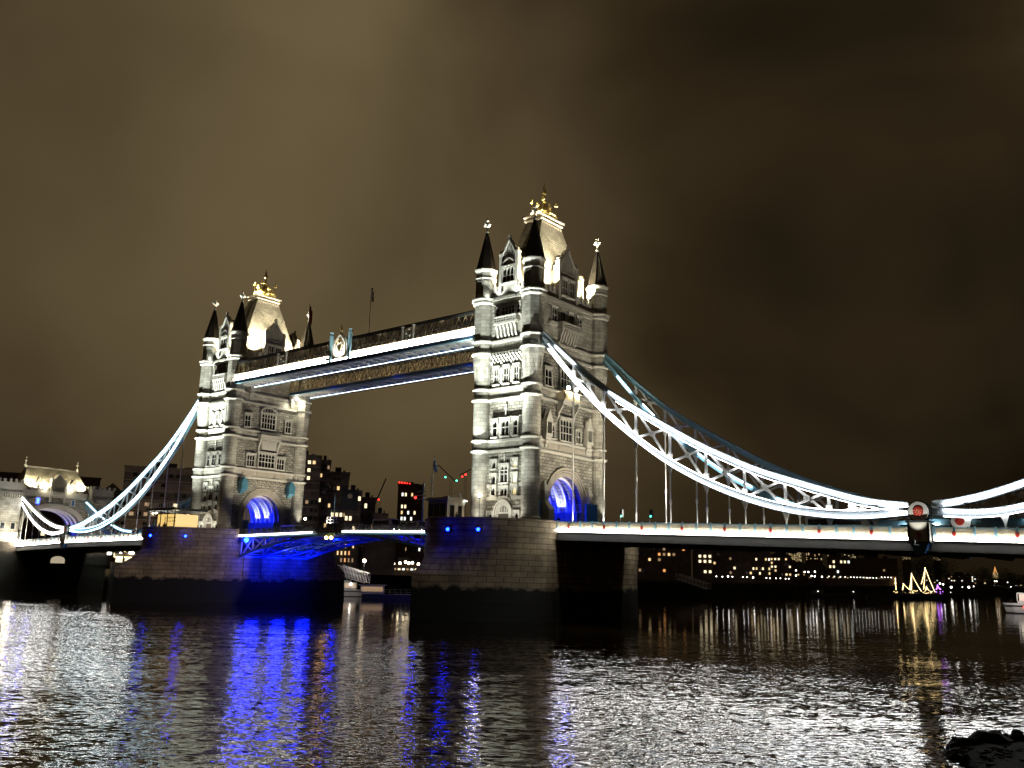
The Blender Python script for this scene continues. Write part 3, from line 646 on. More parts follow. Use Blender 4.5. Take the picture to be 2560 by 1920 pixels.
# ================================================================ river piers
def pier(X, label):
    Z0 = 0
    r = thing('bridge_pier', (X, 0, 0), label, 'bridge pier', 'stone river piers', org=(0, 0, 0))
    Rr, Y0, Lo = 10.65, 9.75, 19.75
    n = 28
    Ro = (Lo*Lo+Rr*Rr)/(2*Rr); th = math.asin(Lo/Ro)
    def up(rx=0, ex=13.3):
        a = [((Rr+rx)*math.cos(math.pi*i/n), -(Y0+(ex+rx)*math.sin(math.pi*i/n))) for i in range(n+1)]
        return a+[(-x, -y) for x, y in a]
    def lowp(rx=0):
        h = n//2; q_ = [(Rr*(1-(i/h)**1.55), -(Y0+Lo*i/h)) for i in range(h+1)]
        q_ = [(x*(1+rx/Rr), y-(rx if y < -Y0-.1 else 0)) for x, y in q_]
        a = q_+[(-x, y) for x, y in q_[-2::-1]]
        return a+[(-x, -y) for x, y in a]
    R3 = lambda pl, z: [(x, y, z) for x, y in pl]
    m_ = MB()
    mid = [((a[0]*.6+b_[0]*.4), (a[1]*.6+b_[1]*.4), 9.2) for a, b_ in zip(up(.05), lowp())]
    m_.loft([R3(lowp(.25), -3), R3(lowp(0), 6.2), R3([(x, y) for x, y in lowp(0)], 6.8), mid, R3(up(.05), 10.9), R3(up(.05), 11.3)])
    b_ = m_.build('cutwater', 'granite', r)
    m_ = MB(); m_.loft([R3(up(0), 10.9), R3(up(0), 13.0)]); m_.build('pier_shaft', 'granite', r)
    m_ = MB()
    for z0, z1, o_ in ((12.85, 13.1, .12), (13.1, 13.35, .25), (13.35, 13.55, .34), (13.55, 13.8, .22)): m_.loft([R3(up(o_), z0), R3(up(o_), z1-.003)])
    m_.build('pier_cornice', 'granite', r)
    m_ = MB()
    # parapet: hollow ring so that the floor lies 1 m below its top; gaps at the road ends
    o_, i_ = up(.2), up(-.35)
    k = len(o_)
    for s_ in range(2):
        m_ = MB(); seg = range(s_*(n+1), s_*(n+1)+n)
        for j in seg:
            q_ = [o_[j], o_[j+1], i_[j+1], i_[j]]; m_.loft([[(x, y, z) for x, y in q_] for z in (13.8, 14.9)])
            q2 = up(.28); q3 = up(-.43); q_ = [q2[j], q2[j+1], q3[j+1], q3[j]]; m_.loft([[(x, y, z) for x, y in q_] for z in (14.9, 15.08)])
        m_.build('pier_parapet', 'granite', r)
    for sx in (-1, 1):
        for sy in (-1, 1): m_ = MB(); m_.box(*sorted((sx*(Rr+.3), sx*(Rr-.6))), *sorted((sy*(Y0-.6), sy*(Y0+.25))), 13.8, 15.2); m_.build('parapet_end', 'granite', r)
    m_ = MB(); m_.loft([R3(up(-.3), 13.75), R3(up(-.3), 14.28)]); m_.build('pier_floor', 'asphalt', r)
    for sx in (-1, 1):                                    # recesses and pilasters on the flanks
        for y in (-7, -2.5, 2.5, 7): m_ = MB(); m_.box(*sorted((sx*10.6, sx*10.95)), y-.5, y+.5, 5.5, 11.8); m_.build('flank_pilaster', 'granite', r)
        m_ = MB(); m_.box(*sorted((sx*10.6, sx*11.2)), -8, 8, 11.8, 12.1); m_.build('flank_ledge', 'granite', r)
    return r
PN = pier(41.15, 'nearer stone river pier under the larger tower, dark weed at its foot')
PF = pier(-41.15, 'farther stone river pier left of the bascules, lit blue on its inner side')
def pier_lamp(x, y, z, nx, ny, label, pw):
    r = thing('pier_lamp', (x, y, z), label, 'lamp', 'blue lamps on the piers')
    d = Vector((nx, ny, 0)).normalized(); p = Vector((x, y, z))
    m_ = MB(); m_.tube(p-d*.5, p+d*.1, .28, 8); m_.tube(p+d*.1, p+d*.45, .30, 8); m_.box(x-.4, x+.4, y-.4, y+.4, z+.36, z+.44); m_.build('lamp_housing', 'dark_steel', r)
    m_ = MB(); m_.ball(p+d*.55, .26, 8, 5); m_.build('lamp_lens', 'led_blue', r)
    light('POINT', p+d*1.3, (.004, .012, 1), pw, r=.2, parent=r)
def ell(t, X): return X+10.9*math.cos(t), -(9.75+13.55*math.sin(t))
for X, t, lb, pw in ((41.15, 1.46, 'left blue lamp on the nearer pier wall', 60), (41.15, 1.055, 'second blue lamp from the left on the nearer pier wall', 40), (-41.15, 1.42, 'faint blue lamp at the left end of the farther pier wall', 16), (-41.15, .79, 'bright blue lamp midway on the farther pier wall', 40)):
    x, y = ell(t, X); pier_lamp(x, y, 13.25, math.cos(t), -math.sin(t), lb, pw)
r = thing('pier_floodlight', (30.0, -17.5, 12.6), 'small floodlight on the nearer pier shining over to the farther pier', 'floodlight')
m_ = MB(); m_.box(29.7, 30.4, -17.8, -17.2, 12.3, 12.9); m_.tube((29.8, -17.5, 12.6), (29.4, -17.5, 12.55), .3, 8); m_.build('housing', 'dark_steel', r)
light('SPOT', (29.2, -17.5, 12.6), (1, .84, .68), 34000, (-38, -19, 8.0), 26, .25, .3, r)
# ================================================================ side spans: deck, parapets, chains
PANW = 2.12
def deckz(X):                       # top of the parapet along the bridge
    s_ = 1 if X > 0 else -1; d = abs(X)-51.8
    return 15.05-(.0325*d if s_ > 0 else (.012*d if d < 52 else .012*52+.03*(d-52)))
def side_span(s_, label):
    x0, x1 = 51.85, 134.0
    r = thing('bridge_deck', (s_*52, 0, 14), label, 'bridge deck', 'suspended side spans')
    xs = [x0+(x1-x0)*i/20 for i in range(21)]
    def run(y0, y1, a, b_, name, mt, parent=r):
        m_ = MB(); m_.strip([(s_*x, deckz(s_*x)) for x in xs], (y0, y1, a, b_)); return m_.build(name, mt, parent)
    run(-9.3, 9.3, -1.5, -1.05, 'roadway', 'asphalt')
    for sy in (-1, 1):
        run(*sorted((sy*9.65, sy*9.35)), -2.75, -1.45, 'edge_girder', 'fascia_steel')
        run(*sorted((sy*9.9, sy*9.2)), -2.85, -2.75, 'girder_flange', 'girder_steel')
        run(*sorted((sy*5.2, sy*4.8)), -2.7, -1.45, 'inner_girder', 'girder_steel')
    for i in range(15):
        x = s_*(x0+2.8+i*5.6); z = deckz(x)
        m_ = MB(); pr = [(-9.3, z-1.5), (9.3, z-1.5), (9.3, z-2.6), (6.5, z-3.3), (-6.5, z-3.3), (-9.3, z-2.6)]
        m_.loft([[(x_, y, z_) for y, z_ in pr] for x_ in (x-.12, x+.12)]); m_.build('cross_girder', 'girder_steel', r)
    return r
DS = side_span(1, 'suspended road deck from the nearer tower towards the right edge')
DN = side_span(-1, 'suspended road deck from the farther tower to the gatehouse')
def parapet(s_, sy, xa, xb, label, detail):
    r = thing('bridge_parapet', (s_*xa, sy*9.75, deckz(s_*xa)), label, 'parapet', 'panelled parapets of the side spans')
    n = max(1, int((xb-xa)/PANW+.5)); w = (xb-xa)/n
    xs = [xa+(xb-xa)*i/12 for i in range(13)]
    def run(y0, y1, a, b_, nm, mt):
        m_ = MB(); m_.strip([(s_*x, deckz(s_*x)) for x in xs], (*sorted((sy*y0, sy*y1)), a, b_)); return m_.build(nm, mt, r)
    run(9.62, 9.86, -.12, .0, 'coping', 'light_blue_paint'); run(9.62, 9.90, -1.54, -1.2, 'plinth', 'pale_paint')
    run(10.02, 10.12, -1.52, -1.26, 'light_strip', 'led_deck' if s_ > 0 else 'led_glare'); run(9.62, 9.98, -1.62, -1.54, 'light_trough', 'pale_paint')
    for i in range(n):
        a, b_ = s_*(xa+i*w), s_*(xa+(i+1)*w)
        lo, hi = min(a, b_), max(a, b_); za = deckz((a+b_)/2)
        m_ = MB()
        yo = sorted((sy*9.66, sy*9.76)); m_.box(lo+.15, hi-.15, *yo, za-1.2, za-.12)
        m_.build('panel', 'pale_paint', r)
        m_ = MB(); yp = sorted((sy*9.76, sy*9.83))
        if detail:
            for cx in (lo+.15+(hi-lo-.3)*.27, lo+.15+(hi-lo-.3)*.73):
                for k in range(8):
                    t0, t1 = k*TAU/8, (k+1)*TAU/8
                    q_ = [(cx+rr*math.cos(t), za-.66+rr*math.sin(t)) for rr, t in ((.40, t0), (.40, t1), (.31, t1), (.31, t0))]
                    m_.loft([[(x, y, z) for x, z in q_] for y in yp])
                m_.box(cx-.05, cx+.05, *yp, za-.94, za-.38); m_.box(cx-.28, cx+.28, *yp, za-.71, za-.61)
        m_.box(lo+.22, hi-.22, *yp, za-.24, za-.17); m_.box(lo+.22, hi-.22, *yp, za-1.15, za-1.08)
        m_.box(lo+.18, lo+.25, *yp, za-1.15, za-.17); m_.box(hi-.25, hi-.18, *yp, za-1.15, za-.17)
        m_.build('panel_tracery', 'cream_paint', r)
        m_ = MB(); m_.box(a-.14, a+.14, *sorted((sy*9.6, sy*9.9)), za-1.2, za+.05); m_.cbox((a, sy*9.75, za+.1), (.2, .2, .12))
        m_.build('post', 'light_blue_paint', r)
        if i % 3 == 1:
            m_ = MB(); c_ = a; ys = sorted((sy*9.9, sy*9.96)); pr = [(c_-.2, za-.45), (c_+.2, za-.45), (c_+.2, za-.85), (c_, za-1.08), (c_-.2, za-.85)]
            m_.loft([[(x, y, z) for x, z in pr] for y in ys]); m_.build('shield', 'red_paint', r)
    if sy < 0:
        pass
    return r
XH = 104.5
parapet(1, -1, 52.1, 103.2, 'brightly lit white panel parapet left of the round red disc', True)
parapet(1, -1, 106.0, 134, 'brightly lit white panel parapet right of the round red disc', True)
parapet(1, 1, 52.1, 134, 'far side parapet of the near span, seen behind the hangers', False)
parapet(-1, -1, 52.1, 103.2, 'lit panel parapet between the farther pier and the low point of its chain', False)
parapet(-1, -1, 106.0, 133.6, 'lit panel parapet beside the gatehouse at the far left', False)
parapet(-1, 1, 52.1, 133.6, 'far side parapet of the left span behind its chain', False)
# hinge pedestals
def pedestal(s_, sy, label):
    x = s_*XH; z = deckz(x); r = thing('hinge_pedestal', (x, sy*9.9, z), label, 'pedestal', 'pedestals at the low points of the chains')
    m_ = MB(); m_.box(x-1.15, x+1.15, *sorted((sy*9.2, sy*10.5)), z-1.75, z+.45); m_.build('pedestal_block', 'dressed_stone', r)
    m_ = MB(); m_.box(x-1.35, x+1.35, *sorted((sy*9.0, sy*10.75)), z+.45, z+.65); m_.box(x-1.3, x+1.3, *sorted((sy*9.1, sy*10.65)), z-1.95, z-1.75); m_.box(x-1.2, x-.95, *sorted((sy*10.5, sy*10.6)), z-1.7, z+.4); m_.box(x+.95, x+1.2, *sorted((sy*10.5, sy*10.6)), z-1.7, z+.4); m_.build('pedestal_cap', 'dark_steel', r)
    m_ = MB(); pr = [(x-1.0, z-1.95), (x+1.0, z-1.95), (x+.5, z-3.1), (x-.5, z-3.1)]; m_.loft([[(a, y, b_) for a, b_ in pr] for y in sorted((sy*9.3, sy*10.5))]); m_.build('pedestal_bracket', 'deep_blue_paint', r)
    m_ = MB(); ys = sorted((sy*10.5, sy*10.58)); m_.box(x-.07, x+.07, *ys, z-1.55, z-.55); m_.box(x-.3, x+.3, *ys, z-1.0, z-.86); m_.build('cross_emblem', 'red_paint', r)
    zc = z+1.75
    def disc(rad_, y0, y1, nm, mt):
        m_ = MB(); m_.tube((x, sy*y0, zc), (x, sy*y1, zc), rad_, 28); m_.build(nm, mt, r)
    D_ = (9.0, 9.9, 10.15, 10.28) if sy < 0 else (9.9, 8.75, 8.55, 8.42)
    disc(1.28, D_[0], D_[1], 'hinge_drum', 'dark_steel'); disc(1.12, D_[1], D_[2], 'hinge_face', 'pale_paint'); disc(.56, D_[2], D_[3], 'hinge_boss', 'red_paint')
    if sy < 0:
        l_ = light('SPOT', (x, -12.6, z-1.7), (1, .97, .88), 800 if s_ > 0 else 120, (x, -10, z+2.2), 52, .6, .1, r)  # fill spot added on an arm to brighten pedestal and disc
        m_ = MB(); m_.box(x-.2, x+.2, -13.0, -12.65, z-2.0, z-1.7); m_.box(x-.05, x+.05, -12.7, -9.8, z-2.2, z-2.1); m_.build('added_disc_light', 'dark_steel', r)
        m_ = MB()
        for k in range(11):
            a = k*2.4; q = .12+.036*k; m_.ball((x+q*math.cos(a), -10.3, zc+q*math.sin(a)*.9-.05), .03, 5, 3)
        m_.build('boss_stud', 'win_cream', r)
    elif s_ > 0:
        m_ = MB(); m_.box(x+1.3, x+1.7, 5.8, 6.15, z-1.0, z+.2); m_.build('added_disc_light', 'dark_steel', r); light('SPOT', (x+1.5, 6.2, z+.2), (1, .93, .85), 220, (x, 8.6, zc), 80, .6, .1, r)  # box and weak spot added to brighten the rear disc
for s_, sy, lb in ((1, -1, 'white pedestal with a cross under the lit round red disc, near span'), (1, 1, 'unlit white and red disc behind the parapet at the right edge'), (-1, -1, 'small dark pedestal at the low point of the left chain'), (-1, 1, 'small pedestal at the low point of the rear left chain')): pedestal(s_, sy, lb)
# suspension chains
def interp(tab, x):
    for (a, b_), (c_, d) in zip(tab, tab[1:]):
        if x <= c_: return b_+(d-b_)*(x-a)/(c_-a)
    return tab[-1][1]
UP = [(47.2, 46.6), (48.0, 45.8), (51.5, 42.3), (55.7, 38.5), (61.2, 34.0), (65.7, 31.2), (70.3, 28.4), (76.8, 24.6), (84.7, 20.9), (93.5, 17.95), (98.4, 16.4), (103.2, 15.75)]
LO = [(47.2, 45.7), (49.3, 43.2), (54.8, 36.7), (60.1, 31.4), (65.5, 27.0), (70.7, 23.2), (76.5, 20.0), (82.2, 17.6), (87.8, 15.9), (93.4, 15.0), (98.3, 14.75), (103.2, 15.15)]
UPS = [(105.8, 15.75), (110, 16.3), (114, 17.35), (120, 19.5), (126, 22.0), (134.2, 25.9)]
LOS = [(105.8, 15.15), (110, 14.7), (114, 14.95), (120, 16.6), (126, 19.2), (134.2, 24.6)]
def chain(s_, sy, short, label, led, led_mat, paint):
    up, lo = (UPS, LOS) if short else (UP, LO)
    adj = (lambda x: 0.0) if s_ > 0 else (lambda x: .9*max(0, (x-51)/53) if x < 105 else .9*max(0, 1-(x-104)/14))
    U = [(x, z+adj(x)) for x, z in up]; Lw = [(x, z+adj(x)) for x, z in lo]
    # resample smoothly
    def smooth(t, n=44):
        xa, xb = t[0][0], t[-1][0]; out = []
        for i in range(n+1):
            x = xa+(xb-xa)*i/n; out.append((x, sum(interp(t, min(xb, max(xa, x+d)))*w for d, w in ((-2, .2), (-1, .2), (0, .2), (1, .2), (2, .2)))))
        out[0] = t[0]; out[-1] = t[-1]; return out
    U, Lw = smooth(U), smooth(Lw)
    yc = sy*9.2; yo = -9.55 if sy < 0 else 8.85; so = -1
    r = thing('suspension_chain', (s_*U[0][0], yc, U[0][1]), label, 'suspension chain', 'stiffened suspension chains')
    for tb, nm in ((U, 'upper_chord'), (Lw, 'lower_chord')):
        pts = [(s_*x, z) for x, z in tb]; m_ = MB()
        m_.strip(pts, (*sorted((yc-.12, yc+.12)), -.42, .42))
        m_.strip(pts, (yc-.42, yc+.42, .42, .52)); m_.strip(pts, (yc-.42, yc+.42, -.52, -.42))
        m_.build(nm, paint, r)
    # light lines on the outer webs
    def lit(tb, a, b_, dz=0, w=.13):
        pts = [(s_*x, z+dz) for x, z in tb if a <= x <= b_]
        if len(pts) > 1: m_ = MB(); m_.strip(pts, (yo-.08, yo+.02, -w, w)); m_.build('light_strip', led_mat, r)
    for which, a, b_, dz, w in led: lit(U if which == 'U' else Lw, a, b_, dz, w)
    # web members and hangers
    px = [54.5+5.6*i for i in range(9)] if not short else [109.6, 113.4, 117.3, 121.2, 125.1, 129.0, 132]
    zu = lambda x: interp(U, x); zl = lambda x: interp(Lw, x)
    for i, x in enumerate(px):
        m_ = MB(); m_.bar((s_*x, yc, zl(x)+.4), (s_*x, yc, zu(x)-.4), .22, .34, (1, 0, 0)); m_.bar((s_*x, yc, zl(x)+.35), (s_*x, yc, zl(x)+1.2), .24, .75, (1, 0, 0)); m_.build('post', 'pale_paint', r)
        if i+1 < len(px):
            x2 = px[i+1]
            for a, b_ in (((x, zu(x)), (x2, zl(x2))), ((x, zl(x)), (x2, zu(x2)))):
                m_ = MB(); m_.bar((s_*a[0], yc, a[1]), (s_*b_[0], yc, b_[1]), .18, .3, (1, 0, .01)); m_.build('diagonal', 'pale_paint', r)
            cx, cz = (x+x2)/2, (zu(x)+zl(x)+zu(x2)+zl(x2))/4
            m_ = MB(); m_.tube((s_*cx, yc-.13, cz), (s_*cx, yc+.13, cz), .42, 8); m_.build('crossing_plate', 'pale_paint', r)
        zb = deckz(s_*x)-1.0
        if zl(x)-zb > 1.5:
            m_ = MB(); m_.tube((s_*x, yc, zb), (s_*x, yc, zl(x)-.4), .105, 6)
            m_.loft([[(s_*x-a, yc-.1, z), (s_*x+a, yc-.1, z), (s_*x+a, yc+.1, z), (s_*x-a, yc+.1, z)] for a, z in ((.12, zl(x)-1.5), (.30, zl(x)-.9), (.5, zl(x)-.45))])
            if zl(x)-zb > 6: m_.tube((s_*x, yc, zb+(zl(x)-zb)*.38), (s_*x, yc, zb+(zl(x)-zb)*.38+.7), .17, 6)
            hg = m_.build('hanger', 'pale_paint', r)
            if not short and (s_ > 0 or sy < 0) and zl(x)-zb > 2.5:      # spot added at each hanger foot to brighten hanger and web
                light('SPOT', (s_*x+.35, yc-.35, zb+.25), (1, .93, .80), 46*(zl(x)-zb)**1.35*(1 if sy < 0 else 1.2), (s_*x+.05, yc, zb+.6*(zl(x)-zb)+2), 50, .9, .05, r)
    return r
full = [('U', 50, 55.9, 0, .06), ('U', 61, 104, .05, .075), ('L', 49.6, 104, .60, .035), ('L', 49.6, 104, -.25, .06), ('U', 62, 104, -.66, .02)]
chain(1, -1, False, 'nearest white lit suspension chain sweeping down from the larger tower', full, 'led_white', 'chain_paint')
chain(1, 1, False, 'rear suspension chain of the near span, mostly unlit blue upper edge', [('L', 50, 54, 0, .08), ('L', 55.5, 64, .3, .05), ('L', 66, 76, .2, .06), ('L', 78, 90, .1, .06), ('L', 96, 102, -.3, .05)], 'led_white', 'light_blue_paint')
chain(1, -1, True, 'short lit chain rising to the right edge from the round red disc', [('U', 106.8, 134, 0, .09), ('L', 107, 134, .2, .07), ('L', 107, 134, -.5, .05)], 'led_white', 'chain_paint')
chain(1, 1, True, 'short rear chain behind the parapet at the right edge', [('L', 112, 114, 0, .1)], 'led_white', 'blue_paint')
chain(-1, -1, False, 'pale blue lit suspension chain left of the farther tower', [('U', 48, 104, 0, .10), ('L', 49, 104, -.2, .09), ('L', 49, 104, .62, .03), ('U', 49, 104, -.64, .02)], 'led_cool', 'light_blue_paint')
chain(-1, 1, False, 'rear chain of the left span seen through the front one', [('L', 60, 104, 0, .08)], 'led_cool', 'light_blue_paint')
chain(-1, -1, True, 'short white chain in front of the gatehouse arch', [('U', 106, 134, 0, .16), ('L', 106, 134, 0, .16)], 'led_white', 'pale_paint')
chain(-1, 1, True, 'short pale blue chain at the right side of the gatehouse', [('U', 106, 134, 0, .08)], 'led_cool', 'light_blue_paint')
# ================================================================ high level walkways
def walkway(sy, label):
    r = thing('high_walkway', (0, sy*7.7, 46.5), label, 'walkway', 'twin high walkways', org=(0, sy*7.7, 46.5))
    y = lambda a: sy*a
    X1 = 35.4
    def bx(nm, mt, *bs):
        m_ = MB()
        for x0, x1, y0, y1, z0, z1 in bs: m_.box(x0, x1, *sorted((y(y0), y(y1))), z0, z1)
        return m_.build(nm, mt, r)
    bx('floor', 'pale_paint', (-X1, X1, 5.3, 10.2, 47.0, 47.25))
    bx('bottom_boom', 'deep_blue_paint', (-X1, X1, 4.95, 5.25, 46.4, 46.95), (-X1, X1, 10.0, 10.32, 46.4, 46.95))
    bx('boom_flange', 'light_blue_paint', (-X1, X1, 4.8, 5.45, 46.3, 46.4), (-X1, X1, 9.9, 10.5, 46.3, 46.4))
    bx('roof', 'dark_slate', (-X1, X1, 5.0, 10.1, 51.2, 51.45), (-X1, X1, 6.4, 8.8, 51.45, 51.75))
    bx('top_boom', 'fascia_steel', (-X1, X1, 4.9, 5.2, 50.7, 51.2), (-X1, X1, 9.95, 10.2, 50.7, 51.2))
    m_ = MB()
    for i in range(26):                                     # soffit bracing
        xa = -X1+.3+i*(2*X1-.6)/26; xb = xa+(2*X1-.6)/26
        m_.bar((xa, y(5.1), 46.6), (xa, y(10.1), 46.6), .22, .3); m_.bar((xa, y(5.2), 46.6), (xb, y(10.0), 46.6), .13, .18); m_.bar((xa, y(10.0), 46.6), (xb, y(5.2), 46.6), .13, .18)
    m_.build('soffit_bracing', 'pale_paint', r)
    for yy, sgn in ((10.12, 1), (5.05, -1)):                # lattice sides
        m_ = MB(); n = 44
        for i in range(n):
            xa = -X1+i*2*X1/n; xb = xa+2*X1/n
            for zz in ((47.3, 50.7), (50.7, 47.3)): m_.bar((xa, y(yy), zz[0]), (xb, y(yy+.03*(zz[0] < 50)), zz[1]), .10, .17, (1, 0, .01))
            if i % 4 == 0: m_.bar((xa, y(yy), 47.2), (xa, y(yy), 50.8), .2, .2, (1, 0, 0))
        m_.build('lattice_side', 'lattice_steel', r)
        m_ = MB()
        for i in range(n//2): m_.cbox((-X1+(i*2+.98)*2*X1/n, y(yy+sgn*.06), 49.0), (.34, .12, .34), 0)
        m_.build('lattice_boss', 'cream_paint', r)
    if sy < 0:
        bx('balustrade', 'pale_paint', (-34.6, 34.6, 10.3, 10.42, 47.35, 48.3))
        m_ = MB()
        for i in range(46): m_.box(-34.6+i*1.5, -34.5+i*1.5, y(10.5), y(10.42), 47.35, 48.35)
        m_.box(-34.6, 34.6, y(10.52), y(10.28), 48.3, 48.42); m_.build('balustrade_rail', 'cream_paint', r)
        m_ = MB()
        m_.box(-34.6, 34.6, y(10.70), y(10.58), 46.98, 47.25); m_.box(-34.6, -2.9, y(10.56), y(10.5), 48.02, 48.16); m_.box(2.9, 34.6, y(10.56), y(10.5), 48.02, 48.16); m_.build('light_strip', 'led_deck', r)
        m_ = MB(); m_.box(-34.6, 34.6, y(10.75), y(10.2), 46.9, 46.975); m_.build('light_trough', 'pale_paint', r)
        # central crest with shield and posts
        m_ = MB(); pr = [(-2.1, 47.3), (2.1, 47.3), (2.1, 50.0), (1.7, 51.0), (.9, 51.7), (.25, 52.4), (-.25, 52.4), (-.9, 51.7), (-1.7, 51.0), (-2.1, 50.0)]
        m_.loft([[(a, yy, b_) for a, b_ in pr] for yy in (y(10.8), y(10.45))]); c_ = m_.build('crest', 'pale_paint', r)
        m_ = MB(); pr = [(a*.86, 47.5+(b_-47.3)*.9) for a, b_ in pr]
        for i in range(len(pr)):
            p_, q_ = pr[i], pr[(i+1) % len(pr)]; m_.tube((p_[0], y(10.85), p_[1]), (q_[0], y(10.85), q_[1]), .09, 5)
        pr = [(-.5, 50.0), (.5, 50.0), (.5, 49.3), (0, 48.6), (-.5, 49.3)]; m_.loft([[(a, yy, b_) for a, b_ in pr] for yy in (y(10.95), y(10.8))])
        for s2 in (-1, 1):
            m_.tube((s2*.75, y(10.9), 48.5), (s2*1.05, y(10.9), 50.0), .09, 5); m_.ball((s2*.95, y(10.9), 50.2), .2, 6, 4); m_.tube((s2*.7, y(10.9), 50.4), (s2*.1, y(10.9), 51.3), .14, 5)
        m_.lathe(0, y(10.6), [(.3, 52.3), (.12, 52.7), (.3, 53.0), (.34, 53.3), (.12, 53.5), (.2, 53.75), (.05, 54.1)], 8); m_.ball((0, y(10.9), 50.6), .26, 6, 4)
        m_.build('coat_of_arms', 'gold', c_)
        for x in (-2.75, 2.75):
            m_ = MB(); m_.box(x-.28, x+.28, y(10.85), y(10.3), 46.9, 52.0); m_.lathe(x, y(10.58), [(.42, 52.0), (.42, 52.2), (.2, 52.3), (.3, 52.6), (.4, 52.9), (.05, 53.0)], 8); m_.build('crest_post', 'light_blue_paint', r)
        for xc in (-18.4, 18.4):
            m_ = MB()
            for d in (-1.4, 1.4): m_.box(xc+d-.16, xc+d+.16, y(10.6), y(10.3), 48.3, 50.9); m_.box(xc+d-.28, xc+d+.28, y(10.7), y(10.2), 50.9, 51.05)
            for z_, d in ((48.9, .5), (49.5, -.4), (50.1, .3)): m_.bar((xc-1.2, y(10.45), z_), (xc+1.2, y(10.45), z_+d), .06, .06); m_.ball((xc+d, y(10.45), z_+.2), .18, 5, 4)
            m_.build('side_bracket', 'pale_paint', r)
        bx('soffit_light', 'led_soft', (-X1, X1, 5.28, 5.34, 46.42, 46.5), (-X1, X1, 9.9, 9.97, 46.42, 46.5))
        m_ = MB(); m_.tube((0, y(10.6), 46.8), (0, y(13.4), 46.5), .06, 5); m_.box(-.25, .25, y(13.7), y(13.3), 46.4, 46.75); m_.build('added_crest_light', 'dark_steel', r)
        light('SPOT', (0, y(13.5), 46.9), (1, .96, .85), 2600, (0, y(10.8), 50.0), 80, .6, .15, r)  # arm and spot added to brighten the crest
    else:
        bx('soffit_light', 'led_soft', (-X1, X1, 5.28, 5.32, 46.44, 46.48), (-X1, X1, 9.9, 9.95, 46.44, 46.48))
        for x in (-20, 0, 20): light('POINT', (x, 4.2, 46.0), (.06, .1, 1), 30, r=.2, parent=r)
    for x in range(-32, 33, 8): light('POINT', (x, sy*7.6, 49.6), (1, .78, .45), 70 if sy < 0 else 150, r=.3, parent=r)
    return r
WW = walkway(-1, 'front high walkway with bright white balustrade and central gilded crest')
WE = walkway(1, 'rear high walkway of dark lattice seen below and behind the front one')
def flagpole(x, y, z0, z1, label, flag_mat, fz, fl, lean=0):
    r = thing('flagpole', (x, y, z0), label, 'flagpole', None)
    m_ = MB(); m_.tube((x, y, z0), (x+lean, y, z1), .09, 6, .05); m_.ball((x+lean, y, z1+.1), .14, 6, 4); m_.build('pole', 'pale_paint', r)
    m_ = MB(); pts = []
    n = 7
    for i in range(n+1):
        t = i/n; pts.append((x+lean+.1+fl*t*.45, y+.28*math.sin(t*7), -t*fl*.75))
    m_.loft([[(a, b_-.02, z1-.2+c_), (a, b_+.02, z1-.2+c_), (a, b_+.02, z1-.2-fz+c_*.8), (a, b_-.02, z1-.2-fz+c_*.8)] for a, b_, c_ in pts]); f = m_.build('flag', flag_mat, r)
    return r
flagpole(-13.4, -8.2, 51.4, 61.0, 'flagpole with a dark red flag left on the front walkway roof', 'red_paint', 3.2, 1.6)
flagpole(5.3, -8.2, 51.4, 61.6, 'flagpole with a white and red flag in the middle of the walkway roof', 'tent_cloth', 2.4, 1.3)
flagpole(36.3, -21.0, 14.3, 24.4, 'flagpole with a blue flag beside the pier cabin', 'deep_blue_paint', 1.3, 1.4)
